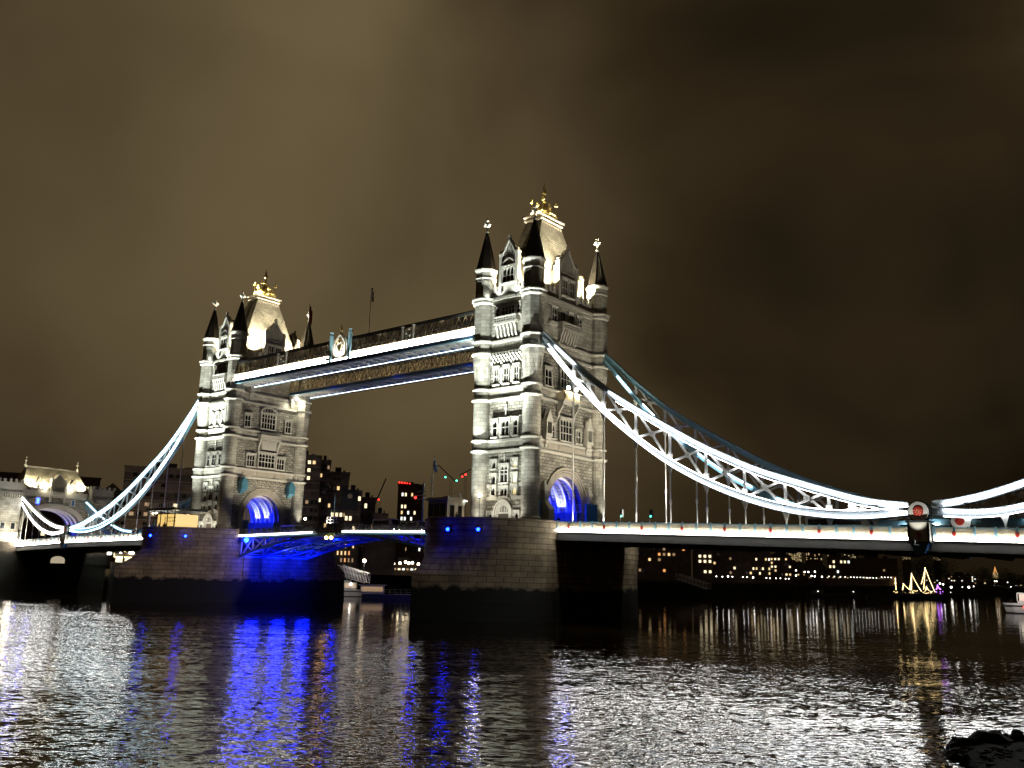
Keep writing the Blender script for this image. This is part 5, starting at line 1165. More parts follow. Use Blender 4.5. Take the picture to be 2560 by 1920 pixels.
# right: far bank under the bright deck
RB = [(1545, 1728, 1362, 432, 5, 15, .22, ('win_orange', 'win_warm', 'win_dim'), 'flat', 'long brick warehouse flats with orange windows right of the nearer pier', 'warehouse'),
 (1732, 1782, 1368, 440, 5, 4, .0, ('win_cream',), 'flat', 'corner building with tall stacked yellow windows', 'office_building'),
 (1782, 1882, 1376, 452, 5, 10, .10, ('win_warm', 'win_cream', 'win_dim'), 'gable', 'dark gabled wharf building beside the yellow windows', 'warehouse'),
 (1880, 1928, 1366, 462, 6, 6, .34, ('win_cream', 'win_white', 'win_warm'), 'flat', 'wharf building with neat columns of small white windows', 'apartment_building'),
 (1926, 1980, 1390, 474, 5, 6, .30, ('win_cream', 'win_warm'), 'gable', 'gabled wharf building at the end of the dark row', 'warehouse'),
 (1985, 2072, 1425, 640, 3, 12, .25, ('win_cream', 'win_warm', 'win_dim'), 'hip', 'low hall behind the riverside lamps', 'hall'),
 (2072, 2128, 1396, 620, 4, 6, .2, ('win_cream', 'win_white'), 'flat', 'block with a bright glazed top corner', 'office_building'),
 (2128, 2245, 1398, 650, 5, 12, .07, ('win_warm', 'win_dim'), 'flat', 'dark stepped apartment block behind the lamp row', 'apartment_building'),
 (2050, 2238, 1441, 540, 1, 26, .55, ('win_cream', 'win_dim', 'win_warm'), 'flat', 'long low glowing restaurant pavilion behind the lamp row', 'restaurant'),
 (2362, 2440, 1438, 1000, 4, 12, .16, ('win_cream', 'win_white', 'win_dim'), 'flat', 'low distant blocks right of the lit ships', 'apartment_building'),
 (2300, 2352, 1448, 900, 3, 8, .2, ('win_cream', 'win_white', 'win_warm'), 'flat', 'distant houses behind the lit ships', 'apartment_building'),
 (2440, 2620, 1455, 1250, 3, 22, .12, ('win_warm', 'win_cream', 'win_dim'), 'flat', 'distant low terrace at the right edge of the far bank', 'terrace')]
for i, (u0, u1, vt, d, fl, co, li, ms, rf, lb, nm) in enumerate(RB):
    fc = ()
    if i == 1: fc = tuple((f, c_) for f in (0, 2, 3) for c_ in (1, 2, 3) if not (f == 0 and c_ == 1))
    if i == 6: fc = ((3, 3), (3, 4), (3, 5), (2, 0), (2, 1))
    building(nm, lb, u0, u1, vt, d, 'dark_brick', 16, fl, co, li, ms, .5, .5, seed=100+i, roof=rf, force=fc, cat='building', dark=.12)
for i, (u0, u1, vt, d, fl, co, li, lb) in enumerate(((1958, 2006, 1376, 1500, 14, 12, .62, 'distant tower glowing all over, just under the deck'), (2016, 2058, 1366, 1400, 14, 8, .3, 'distant flats with scattered windows right of the glowing tower'), (2070, 2100, 1370, 1500, 12, 6, .16, 'distant dim tower third from the glowing one'), (2112, 2148, 1372, 1450, 12, 7, .2, 'distant tower with a few warm windows above the dark block'), (2258, 2280, 1384, 1300, 12, 5, .42, 'slim distant tower of white windows left above the ships'), (2336, 2354, 1392, 1350, 10, 4, .35, 'slim distant tower of white windows right above the ships'))):
    building('apartment_tower', lb, u0, u1, vt, d, 'dark_brick', 20, fl, co, li, ('win_cream', 'win_warm', 'win_warm') if i else ('win_warm', 'win_tower', 'win_cream'), .5, .42, seed=200+i, group='distant towers', zlow=40 if d > 1200 else None, maxw=90)
# church spire
x, y, rz = site(2489, 1500); r = thing('church', (x, y, 7.4), 'distant church spire glowing by emission near the right edge', 'church', None, org=(0, 0, 7.4), rz=rz)
zt, zm, zb = ztop(2489, 1416, 1500), ztop(2489, 1432, 1500), ztop(2489, 1446, 1500)
m_ = MB(); m_.box(-5, 5, -5, 5, 7, zb); m_.build('tower', 'dark_brick', r); m_ = MB(); m_.box(-3.4, 3.4, -3.4, 3.4, zb, zm); m_.build('belfry', 'win_warm', r); m_ = MB(); m_.lathe(0, 0, [(2.6, zm), (1.2, zm+.5*(zt-zm)), (.1, zt)], 8); m_.build('spire', 'win_orange', r)  # belfry and spire emit light themselves in place of floodlighting
# ---------------------------------------------------------------- street lamps along the banks
def make_lamp(h=5.0, size=.34, mt='lamp_white', arms=1):
    r = thing('street_lamp', (0, 0, 0), 'x', 'street lamp', 'x', org=(0, 0, 0))
    m_ = MB(); m_.lathe(0, 0, [(.16, 0), (.12, .8), (.07, 1.0), (.06, h-.2)], 6)
    if arms > 1: m_.box(-.9, .9, -.05, .05, h-.5, h-.4)
    m_.build('post', 'dark_steel', r)
    for i in range(arms):
        x = 0 if arms == 1 else -.8+1.6*i
        m_ = MB(); m_.ball((x, 0, h+size*.6), size, 8, 5); m_.build('globe', mt, r); m_ = MB(); m_.lathe(x, 0, [(.15, h-.4), (.2, h), (.08, h+.05)], 6); m_.build('lantern_base', 'dark_steel', r)
    return r
cache = {}
def lamp(u, v, d, label, mt='lamp_white', h=4.5, size=.34, arms=1, base=None, group='street lamps along the far bank'):
    k = (mt, h, size, arms)
    if k in cache: o = ctree(cache[k])
    else: o = cache[k] = make_lamp(h, size, mt, arms)
    p = P(u, v, d); o.location = (p.x, p.y, p.z-h-size*.6); o.rotation_euler.z = 0
    tag(o, label, 'street lamp', group); return o
W1 = ['first', 'second', 'third', 'fourth', 'fifth', 'sixth', 'seventh', 'eighth', 'ninth', 'tenth', 'eleventh', 'twelfth', 'thirteenth', 'fourteenth', 'fifteenth', 'sixteenth', 'seventeenth', 'eighteenth', 'nineteenth', 'twentieth']
for i, (u, v) in enumerate(((1791, 1441), (1806, 1442), (1820, 1441), (1831, 1442), (1857, 1443), (1868, 1443), (1883, 1444), (1916, 1445), (1925, 1446), (1940, 1446), (1951, 1446), (1964, 1447), (1972, 1447))):
    lamp(u, v, 428+i*2.5, W1[i]+' lamp from the left on the quay below the dark wharf row', size=(.36 if i in (2, 6) else .24))
for i, (u, v) in enumerate(((1990, 1426), (2012, 1430), (2021, 1430), (2037, 1429), (1990, 1439), (2029, 1440), (2037, 1441), (2055, 1442))):
    lamp(u, v, 500, W1[i]+' of the lamps clustered before the low hall', size=.36)
for i, u in enumerate((2072, 2086, 2101, 2113, 2127, 2135, 2143, 2151, 2159, 2167, 2175, 2183, 2191)): lamp(u, 1441+(u-2072)*.035, 520, W1[i]+' lamp from the left in the row on the glowing pavilion', 'lamp_small', size=.24)
for i in range(4): lamp(2204+i*8, 1443+i*.3, 515, W1[i]+' bluish lamp right of the pavilion row', 'lamp_small', size=.24)
for i, (u, v, s_) in enumerate(((2350, 1459, .6), (2358, 1461, .5), (2378, 1468, .7), (2422, 1468, .7), (2406, 1468, .3), (2434, 1466, .3), (2487, 1453, .3), (2492, 1453, .3), (2519, 1456, .25), (2527, 1467, .25))):
    lamp(u, v, 760, W1[i]+' of the scattered glaring lamps right of the lit ships', size=s_)
lamp(911, 1402, 263, 'tall lamp by the boat landing under the left bascule', 'lamp_warm', 7.5, .5)
for i, (u, v) in enumerate(((968, 1400), (984, 1409), (1014, 1405), (1022, 1408), (1031, 1407), (1046, 1410), (1000, 1408))): lamp(u, v, 322, W1[i]+' warm lamp on the terrace under the right bascule', 'lamp_warm', 3.2, .45)
for i, (u, v, d, ar) in enumerate(((233, 1392, 316, 2), (272, 1383, 312, 2), (328, 1383, 318, 2), (260, 1400, 322, 1), (302, 1384, 326, 1))): lamp(u, v, d, W1[i]+' white lamp of the quayside under the left deck', 'lamp_white', 4.5, .5, ar)
lamp(763, 1297, 232, 'glaring lamp at the right foot of the smaller tower', 'lamp_warm', 3.6, .34, group='lamps on the bridge')
lamp(1199, 1238, 149, 'lamp post glowing before the west face of the larger tower', 'lamp_glare', 4.4, .30, group='lamps on the bridge')
r = thing('curved_lamp', (35.0, -13, 14.28), 'tall lamp post with a curved neck beside the pier cabin', 'street lamp', 'lamps on the bridge')
m_ = MB(); m_.tube((35, -13, 14.28), (35, -13, 19.2), .08, 6); pr = [(35-.7*(1-math.cos(a*.35)), -13, 19.2+.7*math.sin(a*.35)) for a in range(8)]
for p_, q_ in zip(pr, pr[1:]): m_.tube(p_, q_, .07, 6)
m_.build('post', 'girder_steel', r)
# ---------------------------------------------------------------- trees and lights of the quayside market, left
def bare_tree(u, d, h, label, lit=0, seed=1, mt='fairy_warm', base=7.4):
    x, y, rz = site(u, d); r = thing('bare_tree', (x, y, base), label, 'tree', 'bare trees on the far bank'); rr = random.Random(seed); br = MB(); lg = []
    tr = MB(); tr.tube((x, y, base), (x, y, base+h*.3), h*.028, 7, h*.02); tr.build('trunk', 'bark', r)
    def go(p, d_, l, w, k):
        q = p+d_*l; br.tube(p, q, w, 5, w*.65)
        if lit and k < 4: lg.append(q)
        if k == 0: return
        for _ in range(3 if k > 1 else 2): go(q, (d_+Vector((rr.uniform(-.7, .7), rr.uniform(-.7, .7), rr.uniform(-.05, .5)))).normalized(), l*.74, w*.6, k-1)
    for i in range(4): go(Vector((x, y, base+h*.28)), Vector((rr.uniform(-.5, .5), rr.uniform(-.5, .5), 1)).normalized(), h*.22, h*.015, 4)
    br.build('crown', 'bark', r)
    if lit:
        m_ = MB()
        for q in lg[::max(1, len(lg)//lit)]: m_.ball(q, .16, 5, 3)
        m_.build('fairy_lights', mt, r)
    return r
bare_tree(248, 312, 13, 'bare tree lit from below beside the quayside lamps', 0, 4); bare_tree(285, 318, 11, 'bare tree hung with fairy lights under the left deck', 90, 5); bare_tree(320, 322, 11, 'bright fairy lit tree nearest the farther pier', 110, 6); bare_tree(303, 305, 7, 'low fairy lit tree at the quay edge', 90, 8)
bare_tree(905, 306, 12, 'thin bare tree above the boat landing', 0, 9)
light('SPOT', P(249, 1432, 309.5), (1, .8, .5), 2500, P(249, 1380, 312.5), 70, .7, .1)
for i, (u0, u1, d) in enumerate(((283, 306, 312), (306, 334, 316))):
    x, y, rz = site((u0+u1)/2, d); w = span(u0, u1, d); r = thing('market_stall', (x, y, 7.4), ['glowing market stall under the left deck', 'glowing market stall nearest the farther pier'][i], 'market stall', 'market stalls on the quay', org=(0, 0, 7.4), rz=rz)
    m_ = MB(); m_.box(-w/2, w/2, 0, 2.5, 7.4, 8.4); m_.box(-w/2, w/2, 2.3, 2.5, 8.4, 10.2); m_.build('counter', 'dark_wood', r); m_ = MB(); m_.box(-w/2+.2, w/2-.2, 2.1, 2.28, 8.5, 10.0); m_.build('lit_back', 'win_cream', r)
    m_ = MB(); m_.loft([[(-w/2-.3, -.5, 10.2), (w/2+.3, -.5, 10.2), (w/2+.3, 2.8, 10.2), (-w/2-.3, 2.8, 10.2)], [(-w/2, 1, 11.2), (w/2, 1, 11.2), (w/2, 1.3, 11.2), (-w/2, 1.3, 11.2)]]); m_.build('awning', 'tent_cloth', r)
    m_ = MB()
    for k in range(14): m_.ball((-w/2+k*w/13, -.6, 10.1), .13, 5, 3)
    m_.build('fairy_lights', 'fairy_warm', r)
# leafy trees far right
def leafy(u, d, h, w, label, seed):
    x, y, rz = site(u, d); r = thing('tree', (x, y, 7.4), label, 'tree', 'dark trees on the far bank'); rr = random.Random(seed)
    m_ = MB(); m_.tube((x, y, 7.4), (x, y, 7.4+h*.5), .5, 7, .3)
    for i in range(6): a = i*1.05; m_.tube((x, y, 7.4+h*.35), (x+w*.3*math.cos(a), y+w*.3*math.sin(a), 7.4+h*.75), .22, 5, .1)
    m_.build('trunk', 'bark', r)
    m_ = MB(); cl = [(rr.gauss(0, w*.25), rr.gauss(0, w*.25), h*(.6+rr.uniform(-.22, .3)), rr.uniform(.14, .26)*w) for _ in range(16)]
    for i in range(1500):
        a, b_, c_, s_ = rr.choice(cl); v = Vector((rr.gauss(0, 1), rr.gauss(0, 1), rr.gauss(0, 1))).normalized()*s_*rr.uniform(.6, 1.05); p = Vector((x+a, y+b_, 7.4+c_))+v
        n = Vector((rr.gauss(0, 1), rr.gauss(0, 1), rr.gauss(0, 1))).normalized(); t_ = n.orthogonal().normalized(); bb = n.cross(t_); q = rr.uniform(.25, .6)
        m_.add([p-t_*q, p-bb*q*.6, p+t_*q, p+bb*q*.6], [(0, 1, 2, 3)])
    m_.build('crown', 'foliage', r)
plain('foliage', (.045, .06, .025), .8, 0, .4, .5)
for i, (u, d, h, w, lb) in enumerate(((2300, 820, 24, 22, 'dark round tree left behind the taller ship mast'), (2325, 830, 26, 24, 'dark tree behind the taller ship mast'), (2350, 840, 20, 20, 'dark tree right behind the ships'), (2455, 1100, 20, 26, 'far dark tree left of the church spire'), (2480, 1100, 17, 24, 'far dark tree under the church spire'), (2512, 1100, 18, 26, 'far dark tree right of the church spire'), (2545, 1100, 14, 24, 'far dark tree at the right edge'))): leafy(u, d, h, w, lb, 50+i)
# ---------------------------------------------------------------- boats
def rig_ship(u0, u1, d, masts, label, mt='fairy_warm', seed=2):
    uc = (u0+u1)/2; x, y, rz = site(uc, d); w = span(u0, u1, d); r = thing('sailing_ship', (x, y, 0), label, 'sailing ship', 'moored ships hung with lights', org=(0, 0, 0), rz=rz)
    hb = 2.6; m_ = MB(); n = 12
    sec = lambda t: max(.05, math.sin(math.pi*min(1, max(0, t*.9+.08)))**.6)
    m_.loft([[(-w/2+w*i/n, s_*2.6*sec(i/n)*q, z+1.3*abs(i/n-.5)**2*3) for i, s_ in [(i, -1) for i in range(n+1)]+[(i, 1) for i in range(n, -1, -1)]] for q, z in ((.5, -.5), (.9, .6), (1, hb))]); m_.build('hull', 'dark_hull', r)
    m_ = MB(); m_.box(-w*.2, w*.1, -1.2, 1.2, hb, hb+1.8); m_.box(-w*.18, w*.08, -1.1, 1.1, hb+1.8, hb+2.0); m_.build('deckhouse', 'dark_wood', r)
    pt = lambda u, v: (-w/2+(u-u0)/(u1-u0)*w, ztop(u, v, d))
    for (mu, mv, stays) in masts:
        mx, mz = pt(mu, mv); m_ = MB(); m_.tube((mx, 0, hb), (mx, 0, mz), .2, 6, .1); m_.tube((mx-2.2, 0, hb+(mz-hb)*.6), (mx+2.2, 0, hb+(mz-hb)*.6), .1, 5); m_.build('mast', 'dark_wood', r)
        m_ = MB()
        for su, sv in stays:
            sx, sz = pt(su, sv); k = max(6, int(math.hypot(mx-sx, mz-sz)/.75))
            for j in range(k+1): t = j/k; m_.ball((mx+(sx-mx)*t, -.6+1.2*(j % 2)*0, mz+(sz-mz)*t-.5*math.sin(math.pi*t)), .21, 5, 3)
        m_.build('fairy_lights', mt, r)
    m_ = MB(); rr = random.Random(seed)
    for k in range(int(w*.8)): m_.ball((rr.uniform(-w*.36, w*.3), -1.3, hb+rr.uniform(.2, 1.8)), .16, 5, 3)
    m_.build('deck_lights', mt, r); return r
rig_ship(2250, 2303, 545, [(2279, 1434, [(2271, 1476), (2276, 1478), (2300, 1477)]), (2257, 1459, [(2254, 1474), (2277, 1476)])], 'sailing ship outlined in golden lights, left of the two with tall masts')
rig_ship(2298, 2338, 560, [(2314, 1420, [(2302, 1459), (2307, 1472), (2334, 1479)]), (2314, 1467, [(2310, 1478), (2325, 1480)])], 'sailing ship with the tallest mast outlined in golden lights', seed=4)
rig_ship(2334, 2364, 550, [(2342, 1463, [(2338, 1473), (2349, 1473)])], 'small boat outlined in purple lights right of the ships', 'lamp_purple', 6)
rig_ship(2228, 2254, 540, [(2238, 1446, [(2238, 1479), (2237, 1460)])], 'small moored boat with one upright string of lights', 'fairy_warm', 7)
def barge(u, v, w, label):
    x, y = SH(u, v); r = thing('barge', (x, y, 0), label, 'barge', 'moored dark barges', rz=0, org=(0, 0, 0)); r.rotation_euler.z = .5
    m_ = MB(); m_.loft([[(-w/2*q, -2.6*q, z), (w/2*q, -2.6*q, z), (w/2*q+1, 0, z), (w/2*q, 2.6*q, z), (-w/2*q, 2.6*q, z)] for q, z in ((.9, -.6), (1, 1.6))]); m_.build('hull', 'dark_hull', r)
    m_ = MB(); m_.box(-w*.4, -w*.2, -1.6, 1.6, 1.6, 3.6); m_.box(-w*.15, w*.4, -2, 2, 1.6, 2.0); m_.build('deckhouse', 'dark_wood', r)
    m_ = MB(); m_.ball((-w*.3, -1.9, 3.0), .16, 6, 4); m_.build('lamp', 'lamp_white', r)
barge(2170, 1494, 26, 'dark moored barge with one lamp left of the lit ships'); barge(2090, 1494, 30, 'long dark barge moored below the lamp row'); barge(2392, 1492, 14, 'small dark boat right of the purple lit one')
# passenger boat by the landing stage, seen between the piers
def passenger_boat(x, y, rz, ln, label, red):
    r = thing('passenger_boat', (x, y, 0), label, 'boat', 'river boats', org=(0, 0, 0), rz=rz); h = ln/2; bw = ln*.14
    def deck(z, q, nose): return [(-h*q, -bw*q, z), (h*.62*q, -bw*q, z), (h*.86*q, -bw*.6*q, z), (h*nose, 0, z), (h*.86*q, bw*.6*q, z), (h*.62*q, bw*q, z), (-h*q, bw*q, z)]
    m_ = MB(); m_.loft([deck(-.6, .92, .86), deck(.5, .97, .93), deck(2.0, 1, 1.0)]); m_.build('hull', 'white_hull', r)
    m_ = MB(); m_.loft([deck(1.35, 1.006, 1.004), deck(1.6, 1.008, 1.006)], cap=False); m_.build('rubbing_strake', 'dark_hull', r)
    m_ = MB(); m_.loft([deck(-.7, .94, .87), deck(.18, .965, .915)], cap=False); m_.build('waterline_band', 'dark_hull', r)
    m_ = MB(); m_.box(-h*.9, h*.55, -bw*.86, bw*.86, 2.0, 2.5); m_.box(-h*.9, h*.55, -bw*.86, bw*.86, 3.9, 4.1)
    n = 9
    for i in range(n+1):
        for s_ in (-1, 1): m_.box(-h*.9+i*1.45*h/n-.08, -h*.9+i*1.45*h/n+.08, s_*bw*.86-.06, s_*bw*.86+.06, 2.5, 3.9)
    m_.build('saloon', 'white_hull', r)
    m_ = MB(); m_.box(-h*.88, h*.53, -bw*.8, bw*.8, 2.52, 3.88); m_.build('saloon_glass', 'win_dim', r)
    m_ = MB(); m_.box(h*.05, h*.4, -bw*.55, bw*.55, 4.1, 4.6); m_.box(h*.05, h*.4, -bw*.55, bw*.55, 5.6, 5.8)
    for i in range(4):
        for s_ in (-1, 1): m_.box(h*.05+i*h*.115, h*.05+i*h*.115+.1, s_*bw*.55-.05, s_*bw*.55+.05, 4.6, 5.6)
    m_.build('wheelhouse', 'white_hull', r); m_ = MB(); m_.box(h*.07, h*.38, -bw*.5, bw*.5, 4.62, 5.58); m_.build('wheelhouse_glass', 'dark_glass', r)
    m_ = MB(); m_.tube((h*.2, 0, 5.8), (h*.2, 0, 8.2), .06, 5)
    for k in range(12):
        for s_ in (-1, 1): m_.tube((-h*.9+k*h*.08, s_*bw*.86, 4.1), (-h*.9+k*h*.08, s_*bw*.86, 5.0), .03, 4)
    for s_ in (-1, 1): m_.tube((-h*.9, s_*bw*.86, 5.0), (0, s_*bw*.86, 5.0), .035, 4)
    m_.build('rail', 'white_hull', r)
    for lx, ly, lz, mt, q in red: m_ = MB(); m_.ball((h*lx, bw*ly, lz), q, 6, 4); m_.build('lamp', mt, r)
    return r
x, y = SH(868, 1491); b1 = passenger_boat(x-3, y-2, .82, 22, 'white river boat moored between the two piers', ((-.3, -.9, 4.4, 'lamp_red', .22), (.1, -.9, 3.6, 'lamp_warm', .2), (.4, -.9, 3.6, 'lamp_white', .3), (-.55, -.9, 3.5, 'lamp_green', .2)))
light('SPOT', P(911, 1405, 261.5), (.95, .88, .85), 1300, P(870, 1478, 270), 90, .7, .15)
x, y = SH(2506, 1531); b2 = passenger_boat(x+16*.924, y-16*.38, 2.75, 24, 'white passenger boat with red lamps cut by the right picture edge', ((.40, 1.04, 2.9, 'lamp_red', .16), (.42, 1.02, 1.3, 'lamp_red', .16)))
b2.scale = (1.33, 1.33, 1.33)
ORG = Vector((0, 0, 0)); m_ = MB()
for bx_ in (4.5, 9.0): m_.tube((bx_, 1.5, 4.9), (bx_, 6.2, 5.6), .05, 5); m_.box(bx_-.2, bx_+.2, 6.1, 6.5, 5.4, 5.65)
m_.build('added_hull_light', 'dark_steel', b2)
for bx_ in (4.5, 9.0): light('SPOT', (bx_, 6.6, 5.3), (1, .94, .86), 900, (bx_, 1.5, 2.2), 140, .7, .15, b2)  # boom arms and spots added to brighten the boat side
x, y, rz = site(990, 262); r = thing('landing_stage', (x, y, 0), 'floating landing stage with railings between the piers', 'landing stage', None, org=(0, 0, 0), rz=rz)
m_ = MB(); m_.box(-9, 12, -2, 2.5, -.5, 1.3); m_.build('pontoon', 'dark_hull', r); m_ = MB()
for i in range(15): m_.box(-9+i*1.5, -8.93+i*1.5, -1.9, -1.83, 1.3, 2.6)
for z in (1.9, 2.6): m_.box(-9, 12, -1.92, -1.85, z-.03, z+.03)
m_.build('railing', 'cream_paint', r); m_ = MB(); m_.box(-9.5, -3, -1, 1.6, 1.3, 3.6); m_.box(-10, -2.5, -1.4, 2, 3.6, 3.8); m_.build('shelter', 'white_hull', r); m_ = MB(); m_.box(-9.2, -3.4, -1.1, -1.02, 2.0, 3.2); m_.build('shelter_window', 'win_dim', r)
def gangway(a, b_, label, hgt=2.2):
    a, b_ = Vector(a), Vector(b_); r = thing('gangway', tuple(a), label, 'gangway', 'gangways down to the river')
    d = b_-a; s_ = Vector((-d.y, d.x, 0)).normalized()*1.1; up = Vector((0, 0, hgt))
    for sg in (-1, 1):
        m_ = MB(); o_ = s_*sg; m_.tube(a+o_, b_+o_, .13, 5); m_.tube(a+o_+up, b_+o_+up, .13, 5); n = 9
        for i in range(n): p_, q_ = a+d*(i/n)+o_, a+d*((i+1)/n)+o_; m_.tube(p_, p_+up, .07, 4); m_.tube(p_+up, q_, .07, 4)
        m_.tube(b_+o_, b_+o_+up, .07, 4); m_.build('side_truss', 'pale_paint', r)
    m_ = MB(); m_.bar(a, b_, 2.2, .12); m_.build('walkway', 'dark_wood', r); return r
gangway(P(850, 1437, 268), P(918, 1458, 262), 'white truss gangway above the moored river boat', 2.6)
gangway(P(1695, 1447, 425), P(1772, 1473, 405), 'pale gangway slanting down the far river wall')
light('SPOT', P(911, 1405, 261.8), (1, .85, .8), 1100, P(885, 1450, 266), 120, .6, .4)
# ---------------------------------------------------------------- on the bridge: cabins, signs, people, traffic
r = thing('pier_cabin', (38.8, -20.5, 14.28), 'small stone control cabin on the nearer pier', 'cabin', 'control cabins on the piers')
m_ = MB(); m_.box(36.9, 40.9, -22.4, -18.6, 14.28, 17.7); m_.build('wall', 'dressed_stone', r); m_ = MB(); m_.box(36.6, 41.2, -22.7, -18.3, 17.7, 17.95); m_.box(36.75, 41.05, -22.55, -18.45, 17.95, 18.15); m_.box(38.5, 39.2, -20.8, -20.2, 18.15, 18.5); m_.build('roof', 'dressed_stone', r)
for x0, x1 in ((37.1, 37.9), (38.2, 39.2), (39.5, 40.5)):
    m_ = MB(); m_.box(x0, x1, -22.52, -22.4, 15.4, 17.2); o = m_.build('window', 'dark_steel', r); m_ = MB(); m_.box(x0+.1, x1-.1, -22.56, -22.52, 15.5, 17.1); m_.build('pane', 'dark_glass', o)
for y0, y1 in ((-21.8, -20.9), (-20.0, -19.2)):
    m_ = MB(); m_.box(40.9, 41.0, y0, y1, 14.6, 17.0); o = m_.build('window', 'dark_steel', r); m_ = MB(); m_.box(41.0, 41.04, y0+.1, y1-.1, 14.7, 16.9); m_.build('pane', 'dark_glass', o)
r = thing('added_cabin_light', (44.5, -18.2, 14.28), 'added low fill light on the nearer pier brightening the stone cabin', 'lamp')
m_ = MB(); m_.lathe(44.5, -18.2, [(.12, 14.28), (.1, 14.75), (.14, 14.8), (.14, 14.95), (.04, 15.0)], 8); m_.build('added_light_post', 'dark_steel', r)
light('SPOT', (44.1, -18.4, 15.0), (1, .72, .42), 220, (41, -20.5, 16), 100, .6, .2)  # post and warm spot added to brighten the cabin wall
r = thing('signal_mast', (35.6, -22.2, 14.28), 'bridge signal mast with cross arms and a red lamp beside the pier cabin', 'signal mast')
m_ = MB(); m_.tube((35.6, -22.2, 14.28), (35.6, -22.2, 20.5), .12, 6); 
for z, a in ((19.2, 1.4), (18.6, 1.8), (18.0, 1.2)): m_.tube((35.6-a, -22.2, z), (35.6+.6, -22.2, z), .06, 5)
m_.tube((37.0, -22, 18.0), (37.0, -22, 21.6), .05, 5); m_.build('mast', 'light_blue_paint', r); m_ = MB(); m_.ball((33.9, -22.2, 18.3), .2, 6, 4); m_.build('lamp', 'lamp_red', r)
r = thing('navigation_mast', (-21.2, 8.2, 14.4), 'white mast with a railed platform standing behind the left bascule railing', 'mast')
m_ = MB(); m_.tube((-21.2, 8.2, 14.4), (-21.2, 8.2, 23.2), .14, 6, .05); m_.tube((-22.2, 8.2, 18), (-22.2, 8.2, 20.2), .05, 5); m_.tube((-20.2, 8.2, 18), (-20.2, 8.2, 20.6), .05, 5); m_.build('mast', 'light_blue_paint', r)
m_ = MB(); m_.box(-22.8, -19.6, 7.6, 8.8, 17.3, 17.42)
for x in (-22.8, -21.7, -20.7, -19.65): m_.box(x, x+.06, 7.6, 7.66, 17.4, 18.5)
for z in (17.95, 18.45): m_.box(-22.8, -19.6, 7.6, 7.65, z, z+.06)
m_.build('platform', 'pale_paint', r)
# glazed ticket hall on the farther pier
r = thing('ticket_hall', (-46, -16.5, 14.28), 'glazed ticket hall glowing yellow on the farther pier', 'ticket hall')
m_ = MB(); m_.box(-49.8, -38.8, -19.2, -11.5, 18.75, 19.05); m_.box(-50.1, -38.5, -19.5, -11.3, 19.05, 19.2); m_.build('roof', 'dark_steel', r)
m_ = MB()
for x in (-49.6, -47.0, -44.4, -41.8, -39.1): m_.box(x-.08, x+.08, -19.0, -18.84, 14.28, 18.75)
m_.box(-49.6, -39, -19.0, -18.9, 15.3, 15.4); m_.box(-49.6, -39, -19.0, -18.9, 17.9, 18.0); m_.box(-39.1, -39.0, -19, -12, 18.0, 18.1); m_.build('frame', 'dark_steel', r)
for i, (x0, x1) in enumerate(((-45.6, -44.5), (-44.3, -41.9), (-41.7, -39.3))): m_ = MB(); m_.box(x0, x1, -18.86, -18.8, 14.5, 17.9); m_.build('lit_panel', 'sign_yellow', r)
m_ = MB(); m_.box(-39.3, -39.1, -18.6, -13.5, 14.5, 17.9); m_.build('lit_panel', 'sign_yellow', r)
def text(s, size, loc, rot, mt, parent, name='lettering'):
    c_ = bpy.data.curves.new(name, 'FONT'); c_.body = s; c_.size = size; c_.extrude = .01; c_.align_x = 'LEFT'
    t_ = bpy.data.objects.new(name, c_); me = bpy.data.meshes.new_from_object(t_); me.name = name; bpy.data.objects.remove(t_); bpy.data.curves.remove(c_)
    o = bpy.data.objects.new(name, me); COL.objects.link(o); me.materials.append(M[mt]); o.location = Vector(loc)-ORG; o.rotation_euler = rot
    if parent: o.parent = parent
    return o
m_ = MB()                                      # upright emblem-like lettering strip on the second panel
for k, (dx, dz) in enumerate(((0, 0), (.18, .3), (-.1, .55), (.12, .85), (0, 1.15), (.2, 1.4), (-.08, 1.65))): m_.box(-42.65+dx-.22, -42.65+dx+.2, -18.92, -18.9, 15.6+dz, 15.6+dz+.17)
m_.build('panel_emblem', 'dark_steel', r)
text('Explore more', .52, (-41.5, -18.93, 17.0), (math.pi/2, 0, 0), 'dark_steel', r); text('Tower Bridge', .52, (-41.5, -18.93, 16.3), (math.pi/2, 0, 0), 'dark_steel', r)
m_ = MB()
for i in range(16): m_.box(-49.6+i*.66, -49.55+i*.66, -19.3, -19.25, 19.2, 20.3)
m_.box(-49.6, -39, -19.32, -19.24, 20.25, 20.33); m_.build('roof_railing', 'pale_paint', r)
m_ = MB()
for z in (0, .5): m_.bar((-47.2, -15.5, 19.3+z), (-45.2, -11.8, 21.5+z), .08, .12)
m_.build('stair_rail', 'light_blue_paint', r)
for x in (-48.9, -48.1, -47.3): m_ = MB(); m_.ball((x, -18.2, 18.3), .16, 6, 4); m_.build('globe_lamp', 'lamp_warm', r)
light('POINT', (-43, -16.5, 17.8), (1, .8, .45), 120, r=.4)
